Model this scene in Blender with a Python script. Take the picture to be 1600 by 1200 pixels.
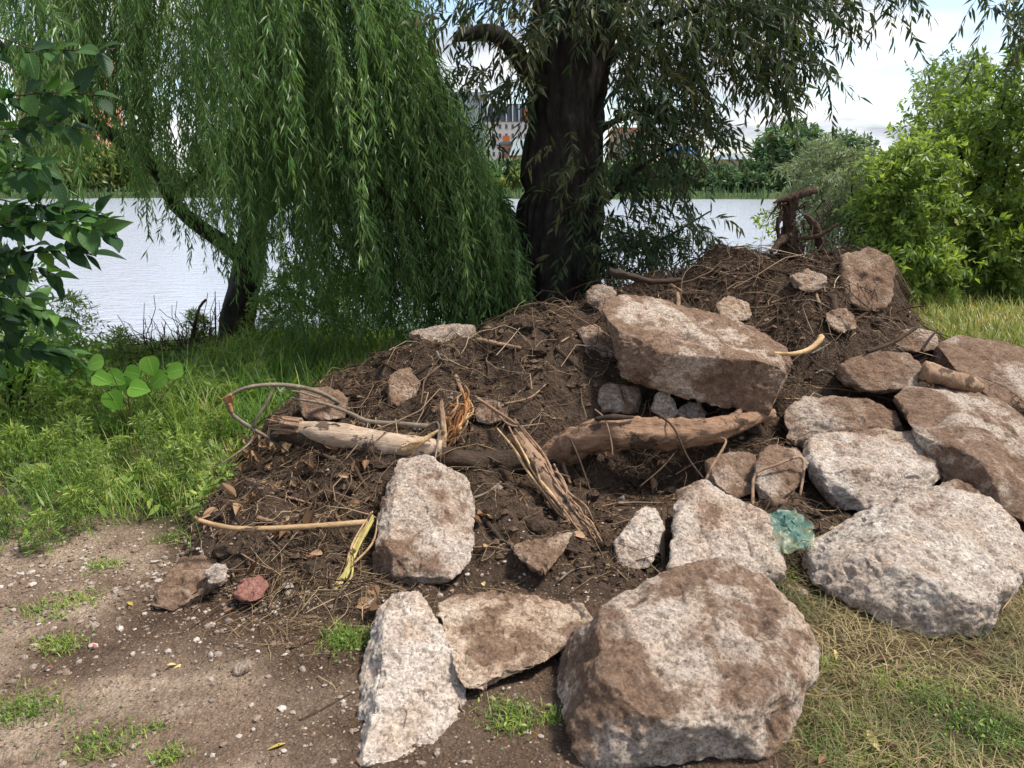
import bpy, bmesh, math, random
import numpy as np
from mathutils import Vector, noise as mnoise

for o in list(bpy.data.objects):
    bpy.data.objects.remove(o)
random.seed(7)
RNG = np.random.default_rng(11)
R = math.radians
scene = bpy.context.scene
COL = scene.collection

# ------------------------------------------------------------------ camera
CAM_H, FPX = 1.6, 1232.0
PITCH = math.atan(325 / FPX)
cam = bpy.data.cameras.new('camera')
cam.sensor_width = 36.0
cam.lens = 36.0 * FPX / 1600
cam.clip_start = 0.05
cam.clip_end = 6000
camo = bpy.data.objects.new('camera', cam)
COL.objects.link(camo)
camo.location = (0, 0, CAM_H)
camo.rotation_euler = (R(90) - PITCH, 0, 0)
scene.camera = camo

# ------------------------------------------------------------------ sky and sun
SUN_EL, SUN_AZ = 60.0, 86.0          # azimuth measured from +Y (view direction) towards +X
world = bpy.data.worlds.new('World')
scene.world = world
world.use_nodes = True
wn, wl = world.node_tree.nodes, world.node_tree.links
wn.clear()
w_out = wn.new('ShaderNodeOutputWorld')
w_bg = wn.new('ShaderNodeBackground')
w_bg.inputs['Strength'].default_value = 0.14
sky = wn.new('ShaderNodeTexSky')
sky.sky_type = 'NISHITA'
sky.sun_disc = False
sky.sun_elevation = R(SUN_EL)
sky.sun_rotation = R(SUN_AZ)
tc = wn.new('ShaderNodeTexCoord')
sep = wn.new('ShaderNodeSeparateXYZ')
wl.new(tc.outputs['Generated'], sep.inputs[0])
def wmath(op, a, b=None, clamp=False):
    n = wn.new('ShaderNodeMath'); n.operation = op; n.use_clamp = clamp
    for i, v in enumerate((a, b)):
        if v is None: continue
        if isinstance(v, (int, float)): n.inputs[i].default_value = v
        else: wl.new(v, n.inputs[i])
    return n.outputs[0]
zc = wmath('MAXIMUM', sep.outputs['Z'], 0.0)
den = wmath('ADD', zc, 0.16)
comb = wn.new('ShaderNodeCombineXYZ')
wl.new(wmath('DIVIDE', sep.outputs['X'], den), comb.inputs[0])
wl.new(wmath('DIVIDE', sep.outputs['Y'], den), comb.inputs[1])
def wnoise(scale, detail, off):
    m = wn.new('ShaderNodeMapping'); m.inputs['Location'].default_value = off
    wl.new(comb.outputs[0], m.inputs['Vector'])
    n = wn.new('ShaderNodeTexNoise'); n.inputs['Scale'].default_value = scale
    n.inputs['Detail'].default_value = detail; n.inputs['Roughness'].default_value = 0.55
    wl.new(m.outputs[0], n.inputs['Vector'])
    return n.outputs['Fac']
def wramp(fac, stops):
    r = wn.new('ShaderNodeValToRGB')
    els = r.color_ramp.elements
    while len(els) < len(stops): els.new(0.5)
    for e, (p, c) in zip(els, stops):
        e.position = p; e.color = c
    wl.new(fac, r.inputs[0])
    return r.outputs[0]
cmask = wramp(wnoise(0.9, 7, (3.1, 1.7, 0)), [(0.43, (0, 0, 0, 1)), (0.57, (1, 1, 1, 1))])
cshade = wramp(wnoise(1.5, 6, (8.3, 5.2, 0)), [(0.38, (0.50, 0.53, 0.60, 1)), (0.5, (0.78, 0.81, 0.87, 1)), (0.6, (1.1, 1.1, 1.1, 1))])
cmul = wn.new('ShaderNodeMix'); cmul.data_type = 'RGBA'; cmul.blend_type = 'MULTIPLY'
cmul.inputs[0].default_value = 1.0
wl.new(cshade, cmul.inputs[6]); cmul.inputs[7].default_value = (4.9, 4.9, 4.9, 1)
wmix = wn.new('ShaderNodeMix'); wmix.data_type = 'RGBA'
wl.new(cmask, wmix.inputs[0]); wl.new(sky.outputs[0], wmix.inputs[6]); wl.new(cmul.outputs[2], wmix.inputs[7])
wl.new(wmix.outputs[2], w_bg.inputs['Color'])
wl.new(w_bg.outputs[0], w_out.inputs['Surface'])

sun = bpy.data.lights.new('sun', 'SUN')
sun.energy = 4.0
sun.angle = R(9)
sun.color = (1.0, 0.95, 0.87)
suno = bpy.data.objects.new('sun', sun)
COL.objects.link(suno)
sdir = Vector((math.sin(R(SUN_AZ)) * math.cos(R(SUN_EL)), math.cos(R(SUN_AZ)) * math.cos(R(SUN_EL)), math.sin(R(SUN_EL))))
suno.rotation_euler = sdir.to_track_quat('Z', 'Y').to_euler()

vs = scene.view_settings
vs.view_transform = 'Standard'
vs.look = 'None'
vs.gamma = 1.0
vs.exposure = 0.8
vs.use_curve_mapping = False
cy = scene.cycles
cy.max_bounces = 6; cy.diffuse_bounces = 3; cy.glossy_bounces = 2; cy.transmission_bounces = 3; cy.transparent_max_bounces = 6
cy.caustics_reflective = False; cy.caustics_refractive = False

# ------------------------------------------------------------------ helpers
SP, CP = math.sin(PITCH), math.cos(PITCH)
def at(u, v, d):
    """World point seen at photo pixel (u, v) (1600x1200) at distance d along +Y."""
    x = (u - 800) / FPX; y = (600 - v) / FPX
    dy = CP + y * SP; dz = -SP + y * CP
    t = d / dy
    return np.array((x * t, d, CAM_H + dz * t))
def atv(u, v, d):
    u, v, d = (np.asarray(a, float) for a in (u, v, d))
    x = (u - 800) / FPX; y = (600 - v) / FPX
    dy = CP + y * SP; dz = -SP + y * CP
    t = d / dy
    return np.stack([x * t, d + 0 * t, CAM_H + dz * t], -1)
def mpp(d):
    return d / FPX * 1.02      # metres per photo pixel at distance d

def _hash(ix, iy, iz, seed):
    h = (ix * 374761393 + iy * 668265263 + iz * 2147483647 + seed * 1274126177) & 0xFFFFFFFF
    h = ((h ^ (h >> 13)) * 1274126177) & 0xFFFFFFFF
    h = ((h ^ (h >> 16)) * 2246822519) & 0xFFFFFFFF
    return ((h ^ (h >> 15)) & 0xFFFFFF) / float(0xFFFFFF)
def vnoise(P, seed=0):
    P = np.asarray(P, float)
    I = np.floor(P).astype(np.int64); Fr = P - I
    Fr = Fr * Fr * Fr * (Fr * (Fr * 6 - 15) + 10)
    x, y, z = I[..., 0], I[..., 1], I[..., 2]
    fx, fy, fz = Fr[..., 0], Fr[..., 1], Fr[..., 2]
    def L(a, b, t): return a + (b - a) * t
    c = lambda dx, dy, dz: _hash(x + dx, y + dy, z + dz, seed)
    return 2 * L(L(L(c(0,0,0), c(1,0,0), fx), L(c(0,1,0), c(1,1,0), fx), fy),
                 L(L(c(0,0,1), c(1,0,1), fx), L(c(0,1,1), c(1,1,1), fx), fy), fz) - 1
def fbm(P, octaves=4, seed=0, gain=0.5, lac=2.03):
    P = np.asarray(P, float); s = 0; a = 1.0; tot = 0
    for k in range(octaves):
        s = s + a * vnoise(P, seed + k * 17); tot += a
        a *= gain; P = P * lac + 13.7
    return s / tot
def cell(P, seed=0):
    """distance to the nearest jittered cell point (0..~1)"""
    P = np.asarray(P, float); I = np.floor(P).astype(np.int64)
    best = np.full(P.shape[:-1], 9.0)
    for dx in (-1, 0, 1):
        for dy in (-1, 0, 1):
            for dz in (-1, 0, 1):
                c = I + np.array((dx, dy, dz))
                jx = _hash(c[..., 0], c[..., 1], c[..., 2], seed)
                jy = _hash(c[..., 0], c[..., 1], c[..., 2], seed + 5)
                jz = _hash(c[..., 0], c[..., 1], c[..., 2], seed + 9)
                q = c + np.stack([jx, jy, jz], -1) - P
                best = np.minimum(best, (q * q).sum(-1))
    return np.sqrt(best)
def sstep(a, b, x):
    t = np.clip((x - a) / (b - a), 0, 1)
    return t * t * (3 - 2 * t)
def unit(v):
    return v / (np.linalg.norm(v, axis=-1, keepdims=True) + 1e-9)

def mesh_np(name, V, F, smooth=True, attrs=None, mats=None, fmat=None):
    V = np.asarray(V, np.float32); F = np.asarray(F, np.int32)
    me = bpy.data.meshes.new(name)
    k = F.shape[1]
    me.vertices.add(len(V)); me.vertices.foreach_set('co', V.ravel())
    me.loops.add(F.size); me.loops.foreach_set('vertex_index', F.ravel())
    me.polygons.add(len(F)); me.polygons.foreach_set('loop_start', np.arange(0, F.size, k, dtype=np.int32))
    me.polygons.foreach_set('use_smooth', np.full(len(F), bool(smooth)))
    for m in (mats or []): me.materials.append(m)
    if fmat is not None: me.polygons.foreach_set('material_index', np.asarray(fmat, np.int32))
    me.update(calc_edges=True)
    for an, arr in (attrs or {}).items():
        arr = np.asarray(arr, np.float32)
        if arr.ndim == 1:
            me.attributes.new(an, 'FLOAT', 'POINT').data.foreach_set('value', arr)
        else:
            me.attributes.new(an, 'FLOAT_COLOR', 'POINT').data.foreach_set('color', arr.ravel())
    return me
def tag(o, label=None, cat=None, group=None, kind=None):
    if label: o['label'] = label
    if cat: o['category'] = cat
    if group: o['group'] = group
    if kind: o['kind'] = kind
    return o
def link(name, me, parent=None, loc=None):
    o = bpy.data.objects.new(name, me); COL.objects.link(o)
    if parent is not None: o.parent = parent
    if loc is not None: o.location = loc
    return o
def obj(name, V, F, mat, parent=None, origin=None, smooth=True, attrs=None):
    """one mesh object; its vertices are given in world space, `origin` becomes the object's own origin"""
    V = np.asarray(V, float)
    if parent is not None:
        org = np.array(parent.get('_org', (0, 0, 0)))
        me = mesh_np(name, V - org, F, smooth, attrs, [mat])
        return link(name, me, parent)
    if origin is None:
        origin = np.array(((V[:, 0].min() + V[:, 0].max()) / 2, (V[:, 1].min() + V[:, 1].max()) / 2, V[:, 2].min()))
    me = mesh_np(name, V - origin, F, smooth, attrs, [mat])
    return link(name, me, None, tuple(origin))
ORG = {}
def empty(name, loc, label, cat, group=None, kind=None):
    o = bpy.data.objects.new(name, None); COL.objects.link(o)
    o.location = tuple(loc); o.empty_display_size = 0.1
    ORG[o.name] = np.array(loc, float)
    return tag(o, label, cat, group, kind)
def part(name, V, F, mat, parent, smooth=True, attrs=None):
    org = ORG[parent.name]
    o = link(name, mesh_np(name, np.asarray(V, float) - org, F, smooth, attrs, [mat]), parent)
    ORG[o.name] = org
    return o

class Batch:
    def __init__(self): self.V, self.F, self.A, self.n = [], [], [], 0
    def add(self, V, F, a=None):
        V = np.asarray(V, float).reshape(-1, 3); F = np.asarray(F, int).reshape(-1, 3)
        self.V.append(V); self.F.append(F + self.n); self.n += len(V)
        self.A.append(np.zeros(len(V)) if a is None else np.broadcast_to(np.asarray(a, float), (len(V),)))
        return self
    def get(self): return np.concatenate(self.V), np.concatenate(self.F), {'rnd': np.concatenate(self.A)}

def grid_tris(n, m, wrap=False):
    """triangles over an n x m vertex grid; wrap closes the second axis"""
    i = np.arange(n - 1)[:, None]; j = np.arange(m if wrap else m - 1)[None, :]
    j2 = (j + 1) % m
    a = (i * m + j).ravel(); b = (i * m + j2).ravel(); c = ((i + 1) * m + j2).ravel(); d = ((i + 1) * m + j).ravel()
    return np.concatenate([np.stack([a, b, c], -1), np.stack([a, c, d], -1)])
def resample(P, n):
    P = np.asarray(P, float)
    if len(P) > 2:      # Catmull-Rom
        Q = np.vstack([2 * P[0] - P[1], P, 2 * P[-1] - P[-2]]); out = []
        for k in range(1, len(Q) - 2):
            t = np.linspace(0, 1, 12, endpoint=False)[:, None]
            a, b, c, d = Q[k - 1], Q[k], Q[k + 1], Q[k + 2]
            out.append(0.5 * (2 * b + (c - a) * t + (2 * a - 5 * b + 4 * c - d) * t**2 + (3 * b - a - 3 * c + d) * t**3))
        P = np.vstack(out + [P[-1:]])
    s = np.r_[0, np.cumsum(np.linalg.norm(np.diff(P, axis=0), axis=1))]
    t = np.linspace(0, s[-1], n)
    return np.stack([np.interp(t, s, P[:, k]) for k in range(P.shape[1])], -1)
def tube(path, radii, nl=24, ns=10, rough=0.0, freq=8.0, seed=0, cap=True, along=1.0, flat=1.0, ridges=0.0):
    """tapered tube along a smooth path; path rows may be (x,y,z), radii is interpolated"""
    P = resample(path, nl)
    r = np.interp(np.linspace(0, 1, nl), np.linspace(0, 1, len(radii)), radii)
    T = unit(np.gradient(P, axis=0))
    up = np.array((0.13, 0.21, 0.97))
    if abs(T[:, 2]).mean() > 0.8: up = np.array((0.2, -0.97, 0.1))
    S = unit(np.cross(T, up)); U = np.cross(S, T)
    a = np.linspace(0, 2 * np.pi, ns, endpoint=False)
    ring = np.cos(a)[None, :, None] * S[:, None] + flat * np.sin(a)[None, :, None] * U[:, None]
    V = P[:, None] + ring * r[:, None, None]
    if rough or ridges:
        Q = V.reshape(-1, 3)
        k = 0
        if rough:
            arc = np.cumsum(np.r_[0, np.linalg.norm(np.diff(P, axis=0), axis=1)])
            N3 = np.stack([np.tile(np.cos(a), nl), np.tile(np.sin(a), nl), np.repeat(arc / max(r.mean(), 1e-4) * 0.5 * along, ns)], -1)
            k = rough * fbm(N3 * freq / 4, 4, seed)
        if ridges:
            k = k + ridges * np.abs(fbm(np.stack([np.tile(np.cos(a), nl) * 6, np.tile(np.sin(a), nl) * 6, np.repeat(arc / max(r.mean(), 1e-4) * 0.6, ns)], -1), 3, seed + 3))
        V = P[:, None] + ring * (r[:, None] * (1 + np.asarray(k).reshape(nl, ns)))[..., None]
    V = V.reshape(-1, 3); F = grid_tris(nl, ns, True)
    if cap:
        V = np.vstack([V, P[0], P[-1]]); n = len(V)
        j = np.arange(ns); j2 = (j + 1) % ns
        F = np.vstack([F, np.stack([np.full(ns, n - 2), j2, j], -1), np.stack([np.full(ns, n - 1), (nl - 1) * ns + j, (nl - 1) * ns + j2], -1)])
    return V, F
def tubes_vec(P, r):
    """P (T,m,3) paths, r (T,m) radii -> three-sided thin tubes"""
    P = np.asarray(P, float); T, m, _ = P.shape
    D = unit(np.gradient(P, axis=1))
    ref = unit(RNG.normal(size=(T, 1, 3)))
    S = unit(np.cross(D, ref)); U = np.cross(S, D)
    a = np.array((0, 2.094, 4.189))
    V = P[:, :, None] + (np.cos(a)[None, None, :, None] * S[:, :, None] + np.sin(a)[None, None, :, None] * U[:, :, None]) * np.asarray(r)[:, :, None, None]
    F0 = grid_tris(m, 3, True)
    F = (F0[None] + (np.arange(T) * m * 3)[:, None, None]).reshape(-1, 3)
    return V.reshape(-1, 3), F
def leaves(P, D, N, L, W, shape='lance', fold=0.25, curl=0.15):
    """vectorised leaves: base points P, directions D, normals N, lengths L, widths W"""
    n = len(P); D = unit(D); S = unit(np.cross(D, N)); N = np.cross(S, D)
    L = np.broadcast_to(np.asarray(L, float), (n,))[:, None]; W = np.broadcast_to(np.asarray(W, float), (n,))[:, None]
    pt = lambda s, w, h: P + D * L * s + S * W * w * 0.5 + N * (np.abs(w) * fold * W * 0.5 - curl * L * s * s + h)
    if shape == 'dia':
        V = np.stack([pt(0, 0, 0), pt(.42, 1, 0), pt(1, 0, 0), pt(.42, -1, 0)], 1)
        F0 = np.array([[0, 1, 2], [0, 2, 3]])
    elif shape == 'lance':
        V = np.stack([pt(0, 0, 0), pt(.3, .95, 0), pt(.65, .7, 0), pt(1, 0, 0), pt(.65, -.7, 0), pt(.3, -.95, 0), pt(.45, 0, 0)], 1)
        F0 = np.array([[0, 1, 6], [1, 2, 6], [2, 3, 6], [3, 4, 6], [4, 5, 6], [5, 0, 6]])
    k = V.shape[1]
    return V.reshape(-1, 3), (F0[None] + (np.arange(n) * k)[:, None, None]).reshape(-1, 3), k
def add_leaves(B, P, D, N, L, W, rnd=None, **kw):
    V, F, k = leaves(P, D, N, L, W, **kw)
    B.add(V, F, np.repeat(RNG.random(len(P)) if rnd is None else rnd, k))
def twigs(B, S, P0, dirs, L, droop, k, leafL, leafW, spread=0.8, hang=0.3, m=5, rad=0.0016, shape='dia', lvar=0.3, fold=0.25, curl=0.15, rbase=None):
    """leafy twigs: leaf triangles go to batch B, stems to batch S"""
    T = len(P0); L = np.broadcast_to(np.asarray(L, float), (T,)); droop = np.broadcast_to(np.asarray(droop, float), (T,))
    g = np.array((0, 0, -1.0))
    def curve(s):   # s (T,q)
        return P0[:, None] + dirs[:, None] * (L[:, None] * s)[..., None] + g * (L * droop)[:, None, None] * (s * s)[..., None]
    s = np.linspace(0, 1, m)[None].repeat(T, 0)
    C = curve(s)
    if S is not None:
        V, F = tubes_vec(C, np.linspace(rad, rad * 0.4, m)[None].repeat(T, 0)); S.add(V, F, 0.5)
    sl = (np.arange(k)[None] + RNG.random((T, k)) * 0.6 + 0.4) / k
    P = curve(sl).reshape(-1, 3)
    tan = unit(curve(np.clip(sl + 0.05, 0, 1.1)) - curve(sl - 0.05)).reshape(-1, 3)
    side = unit(np.cross(tan, unit(RNG.normal(size=(T * k, 3)))))
    D = unit(tan * (1 - spread * 0.6) + side * spread + g * hang)
    N = unit(RNG.normal(size=(T * k, 3)) * 0.6 + np.array((0, -0.2, 0.8)))
    n = T * k
    LL = leafL * (1 + lvar * (RNG.random(n) * 2 - 1)); WW = leafW * (1 + lvar * (RNG.random(n) * 2 - 1))
    base = RNG.random(T) if rbase is None else rbase
    rn = np.clip(np.repeat(base, k) * 0.55 + RNG.random(n) * 0.45, 0, 1)
    add_leaves(B, P, D, N, LL, WW, rn, shape=shape, fold=fold, curl=curl)

# ------------------------------------------------------------------ materials
def newmat(name):
    m = bpy.data.materials.new(name); m.use_nodes = True
    nt = m.node_tree; nt.nodes.clear()
    return m, nt, nt.nodes, nt.links
class NB:
    """tiny node builder"""
    def __init__(s, name):
        s.m, s.nt, s.n, s.l = newmat(name)
        s.out = s.n.new('ShaderNodeOutputMaterial')
        s.tc = None
    def coords(s, kind='Object'):
        if s.tc is None: s.tc = s.n.new('ShaderNodeTexCoord')
        return s.tc.outputs[kind]
    def geo(s, k='Position'):
        g = s.n.new('ShaderNodeNewGeometry'); return g.outputs[k]
    def put(s, sock, v):
        if isinstance(v, bpy.types.NodeSocket): s.l.new(v, sock)
        elif isinstance(v, (tuple, list)) and len(v) == 3 and sock.type == 'RGBA': sock.default_value = (*v, 1)
        else: sock.default_value = v
    def noise(s, vec, scale, detail=4, rough=0.55, dist=0.0, out='Fac'):
        n = s.n.new('ShaderNodeTexNoise'); s.put(n.inputs['Vector'], vec)
        n.inputs['Scale'].default_value = scale; n.inputs['Detail'].default_value = detail
        n.inputs['Roughness'].default_value = rough; n.inputs['Distortion'].default_value = dist
        return n.outputs[out]
    def voro(s, vec, scale, feat='F1', out='Distance', rnd=1.0):
        n = s.n.new('ShaderNodeTexVoronoi'); n.feature = feat; s.put(n.inputs['Vector'], vec)
        n.inputs['Scale'].default_value = scale; n.inputs['Randomness'].default_value = rnd
        return n.outputs[out]
    def map(s, vec, scale=(1, 1, 1), loc=(0, 0, 0), rot=(0, 0, 0)):
        n = s.n.new('ShaderNodeMapping'); s.put(n.inputs['Vector'], vec)
        n.inputs['Scale'].default_value = scale; n.inputs['Location'].default_value = loc; n.inputs['Rotation'].default_value = rot
        return n.outputs[0]
    def math(s, op, a, b=0.0, clamp=False):
        n = s.n.new('ShaderNodeMath'); n.operation = op; n.use_clamp = clamp
        s.put(n.inputs[0], a); s.put(n.inputs[1], b); return n.outputs[0]
    def ramp(s, fac, stops):
        r = s.n.new('ShaderNodeValToRGB'); els = r.color_ramp.elements
        while len(els) < len(stops): els.new(0.5)
        for e, (p, c) in zip(els, stops):
            e.position = p; e.color = (*c, 1) if len(c) == 3 else c
        s.l.new(fac, r.inputs[0]); return r.outputs[0]
    def range(s, fac, a, b, c=0.0, d=1.0):
        n = s.n.new('ShaderNodeMapRange'); n.interpolation_type = 'SMOOTHSTEP'
        s.put(n.inputs[0], fac); s.put(n.inputs[1], a); s.put(n.inputs[2], b); s.put(n.inputs[3], c); s.put(n.inputs[4], d)
        return n.outputs[0]
    def mix(s, fac, a, b, mode='MIX'):
        n = s.n.new('ShaderNodeMix'); n.data_type = 'RGBA'; n.blend_type = mode
        s.put(n.inputs[0], fac); s.put(n.inputs[6], a); s.put(n.inputs[7], b); return n.outputs[2]
    def attr(s, name, kind='GEOMETRY', out='Fac'):
        n = s.n.new('ShaderNodeAttribute'); n.attribute_name = name; n.attribute_type = kind; return n.outputs[out]
    def bump(s, h, strength=0.5, dist=0.01, nrm=None):
        n = s.n.new('ShaderNodeBump'); n.inputs['Strength'].default_value = strength; n.inputs['Distance'].default_value = dist
        s.l.new(h, n.inputs['Height'])
        if nrm is not None: s.l.new(nrm, n.inputs['Normal'])
        return n.outputs[0]
    def bsdf(s, color, rough=0.8, normal=None, spec=0.3, **kw):
        p = s.n.new('ShaderNodeBsdfPrincipled'); s.put(p.inputs['Base Color'], color); s.put(p.inputs['Roughness'], rough)
        s.put(p.inputs['Specular IOR Level'], spec)
        if normal is not None: s.l.new(normal, p.inputs['Normal'])
        for k, v in kw.items(): s.put(p.inputs[k], v)
        return p.outputs[0]
    def done(s, sh):
        s.l.new(sh, s.out.inputs['Surface']); return s.m

def leaf_mat(name, stops, trans=0.35, rough=0.45, spec=0.35, objrand=False, tint=(1.0, 1.12, 0.55), veins=False):
    b = NB(name)
    if objrand:
        oi = b.n.new('ShaderNodeObjectInfo'); f = oi.outputs['Random']
    else: f = b.attr('rnd')
    c = b.ramp(f, stops)
    v = b.noise(b.coords('Object'), 90, 2)
    c = b.mix(1.0, c, b.ramp(v, [(0.3, (0.8, 0.8, 0.8)), (0.7, (1.15, 1.15, 1.15))]), 'MULTIPLY')
    nrm = None
    if veins:
        rib = b.attr('rib'); sv = b.attr('sv')
        w = b.math('SINE', b.math('MULTIPLY', b.math('SUBTRACT', sv, b.math('MULTIPLY', rib, 0.16)), 58.0))
        vm = b.math('MAXIMUM', b.range(rib, 0.03, 0.12, 1, 0), b.math('MULTIPLY', b.range(w, 0.72, 1.0), 0.5))
        c = b.mix(b.math('MULTIPLY', vm, 0.45), c, b.mix(1.0, c, (1.9, 1.7, 1.8), 'MULTIPLY'))
        sp = b.noise(b.geo('Position'), 60, 4, 0.7)
        c = b.mix(b.range(sp, 0.66, 0.74, 0, 0.7), c, (0.16, 0.12, 0.04))
        nrm = b.bump(b.math('MULTIPLY', vm, -1.0), 0.6, 0.004)
    p = b.bsdf(c, rough, nrm, spec=spec)
    t = b.n.new('ShaderNodeBsdfTranslucent'); b.l.new(b.mix(1.0, c, (*[x * 1.5 for x in tint],), 'MULTIPLY'), t.inputs['Color'])
    mx = b.n.new('ShaderNodeMixShader'); mx.inputs[0].default_value = trans
    b.l.new(p, mx.inputs[1]); b.l.new(t.outputs[0], mx.inputs[2])
    return b.done(mx.outputs[0])

def rock_mat():
    b = NB('broken_concrete')
    P = b.geo('Position')
    big = b.noise(P, 5, 5); mid = b.noise(P, 20, 6, 0.7); fine = b.noise(P, 95, 5, 0.75); grain = b.noise(P, 230, 3, 0.7)
    base = b.ramp(mid, [(0.30, (0.32, 0.255, 0.21)), (0.44, (0.56, 0.475, 0.415)), (0.56, (0.69, 0.61, 0.55)), (0.72, (0.78, 0.72, 0.67))])
    base = b.mix(b.range(big, 0.45, 0.68, 0, 0.55), base, (0.52, 0.38, 0.29))
    sc = b.n.new('ShaderNodeSeparateColor'); b.l.new(b.voro(P, 62, out='Color'), sc.inputs[0])
    sc2 = b.n.new('ShaderNodeSeparateColor'); b.l.new(b.voro(P, 130, out='Color'), sc2.inputs[0])
    base = b.mix(1.0, base, b.ramp(sc.outputs[0], [(0.0, (0.66, 0.63, 0.60)), (0.25, (0.94, 0.93, 0.92)), (0.8, (1.0, 1.0, 1.0)), (1.0, (1.2, 1.19, 1.17))]), 'MULTIPLY')
    base = b.mix(1.0, base, b.ramp(sc2.outputs[1], [(0.0, (0.62, 0.60, 0.58)), (0.3, (0.98, 0.98, 0.98)), (1.0, (1.12, 1.12, 1.12))]), 'MULTIPLY')
    base = b.mix(b.math('MULTIPLY', b.range(fine, 0.36, 0.46, 1, 0), 0.72), base, (0.115, 0.085, 0.068))
    base = b.mix(b.math('MULTIPLY', b.range(grain, 0.33, 0.42, 1, 0), 0.5), base, (0.16, 0.125, 0.105))
    oi = b.n.new('ShaderNodeObjectInfo')
    base = b.mix(1.0, base, b.ramp(oi.outputs['Random'], [(0.0, (1.0, 0.93, 0.82)), (0.35, (0.98, 0.95, 0.89)), (0.7, (0.90, 0.90, 0.87)), (1.0, (0.96, 0.91, 0.84))]), 'MULTIPLY')
    tone = b.attr('tone', 'OBJECT')
    vm = b.n.new('ShaderNodeVectorMath'); vm.operation = 'SCALE'; b.l.new(base, vm.inputs[0]); b.l.new(b.math('MAXIMUM', tone, 1.0), vm.inputs['Scale']); base = vm.outputs[0]
    base = b.mix(b.math('SUBTRACT', 1.0, tone, True), base, b.mix(1.0, base, (0.52, 0.42, 0.35), 'MULTIPLY'))
    dirt = b.attr('dirt', 'OBJECT')
    sepn = b.n.new('ShaderNodeSeparateXYZ'); b.l.new(b.geo('Normal'), sepn.inputs[0])
    up = b.math('MULTIPLY', sepn.outputs['Z'], 0.10)
    d1 = b.noise(b.map(P, loc=(4.2, 1.3, 0.7)), 3.0, 6, 0.62, 0.4)
    d2 = b.math('ADD', b.math('ADD', b.math('MULTIPLY', b.math('SUBTRACT', d1, 0.5), 2.0), b.math('MULTIPLY', b.math('SUBTRACT', mid, 0.5), 0.6)), up)
    m = b.range(b.math('ADD', d2, dirt), 0.42, 0.58)
    dc = b.ramp(b.noise(P, 26, 6, 0.65), [(0.28, (0.10, 0.058, 0.037)), (0.5, (0.20, 0.122, 0.078)), (0.7, (0.31, 0.205, 0.14)), (0.85, (0.40, 0.29, 0.21))])
    m2 = b.math('MULTIPLY', m, b.range(fine, 0.40, 0.64, 1.0, 0.7))
    thin = b.math('MULTIPLY', b.range(b.math('ADD', d2, dirt), 0.20, 0.5), 0.35)
    col = b.mix(thin, base, b.mix(1.0, base, (0.72, 0.55, 0.42), 'MULTIPLY'))
    col = b.mix(m2, col, dc)
    h = b.math('ADD', b.math('MULTIPLY', b.noise(P, 55, 6, 0.8), 1.2), b.math('MULTIPLY', b.voro(P, 62), -0.55))
    nrm = b.bump(h, 1.0, 0.02)
    nrm = b.bump(b.noise(P, 230, 3, 0.7), 0.7, 0.004, nrm)
    return b.done(b.bsdf(col, 0.95, nrm, 0.1))

def soil_mat(name, c0, c1, c2, scale=1.0):
    b = NB(name); P = b.geo('Position')
    n = b.noise(P, 14 * scale, 7, 0.65)
    c = b.ramp(n, [(0.3, c0), (0.52, c1), (0.75, c2)])
    c = b.mix(b.range(b.voro(P, 120 * scale, out='Distance'), 0.10, 0.22, 0.55, 0), c, tuple(x * 2.0 for x in c2))
    h = b.math('ADD', b.noise(P, 60 * scale, 6, 0.75), b.math('MULTIPLY', b.voro(P, 45 * scale), -0.7))
    return b.done(b.bsdf(c, 0.95, b.bump(h, 0.9, 0.02), 0.12))

def wood_mat(name, stops, axis=(1, 1, 1), rough=0.8, bump=0.4, soil=0.0):
    b = NB(name); P = b.geo('Position')
    g = b.map(P, scale=axis)
    n = b.noise(g, 18, 6, 0.65); f = b.noise(g, 90, 5, 0.75); q = b.noise(P, 9, 5, 0.6)
    c = b.ramp(b.math('ADD', b.math('MULTIPLY', n, 0.6), b.math('MULTIPLY', f, 0.4)), stops)
    c = b.mix(1.0, c, b.ramp(q, [(0.3, (0.62, 0.60, 0.58)), (0.55, (1, 1, 1)), (0.8, (1.15, 1.12, 1.08))]), 'MULTIPLY')
    if soil: c = b.mix(b.range(b.math('ADD', q, b.math('MULTIPLY', f, 0.4)), 0.80 - soil * 0.3, 0.86 - soil * 0.3, 0, 0.9), c, (0.06, 0.038, 0.025))
    return b.done(b.bsdf(c, rough, b.bump(b.math('ADD', n, b.math('MULTIPLY', f, 1.3)), min(1, bump * 1.5), 0.010), 0.18))
def plain(name, color, rough=0.7, var=0.25, scale=6.0, spec=0.3):
    b = NB(name); n = b.noise(b.geo('Position'), scale, 5, 0.6)
    c = b.ramp(n, [(0.3, tuple(x * (1 - var) for x in color)), (0.7, tuple(min(1, x * (1 + var)) for x in color))])
    return b.done(b.bsdf(c, rough, spec=spec))
def rnd_mat(name, stops, rough=0.85, spec=0.15):
    b = NB(name); c = b.ramp(b.attr('rnd'), stops)
    return b.done(b.bsdf(c, rough, spec=spec))

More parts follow.
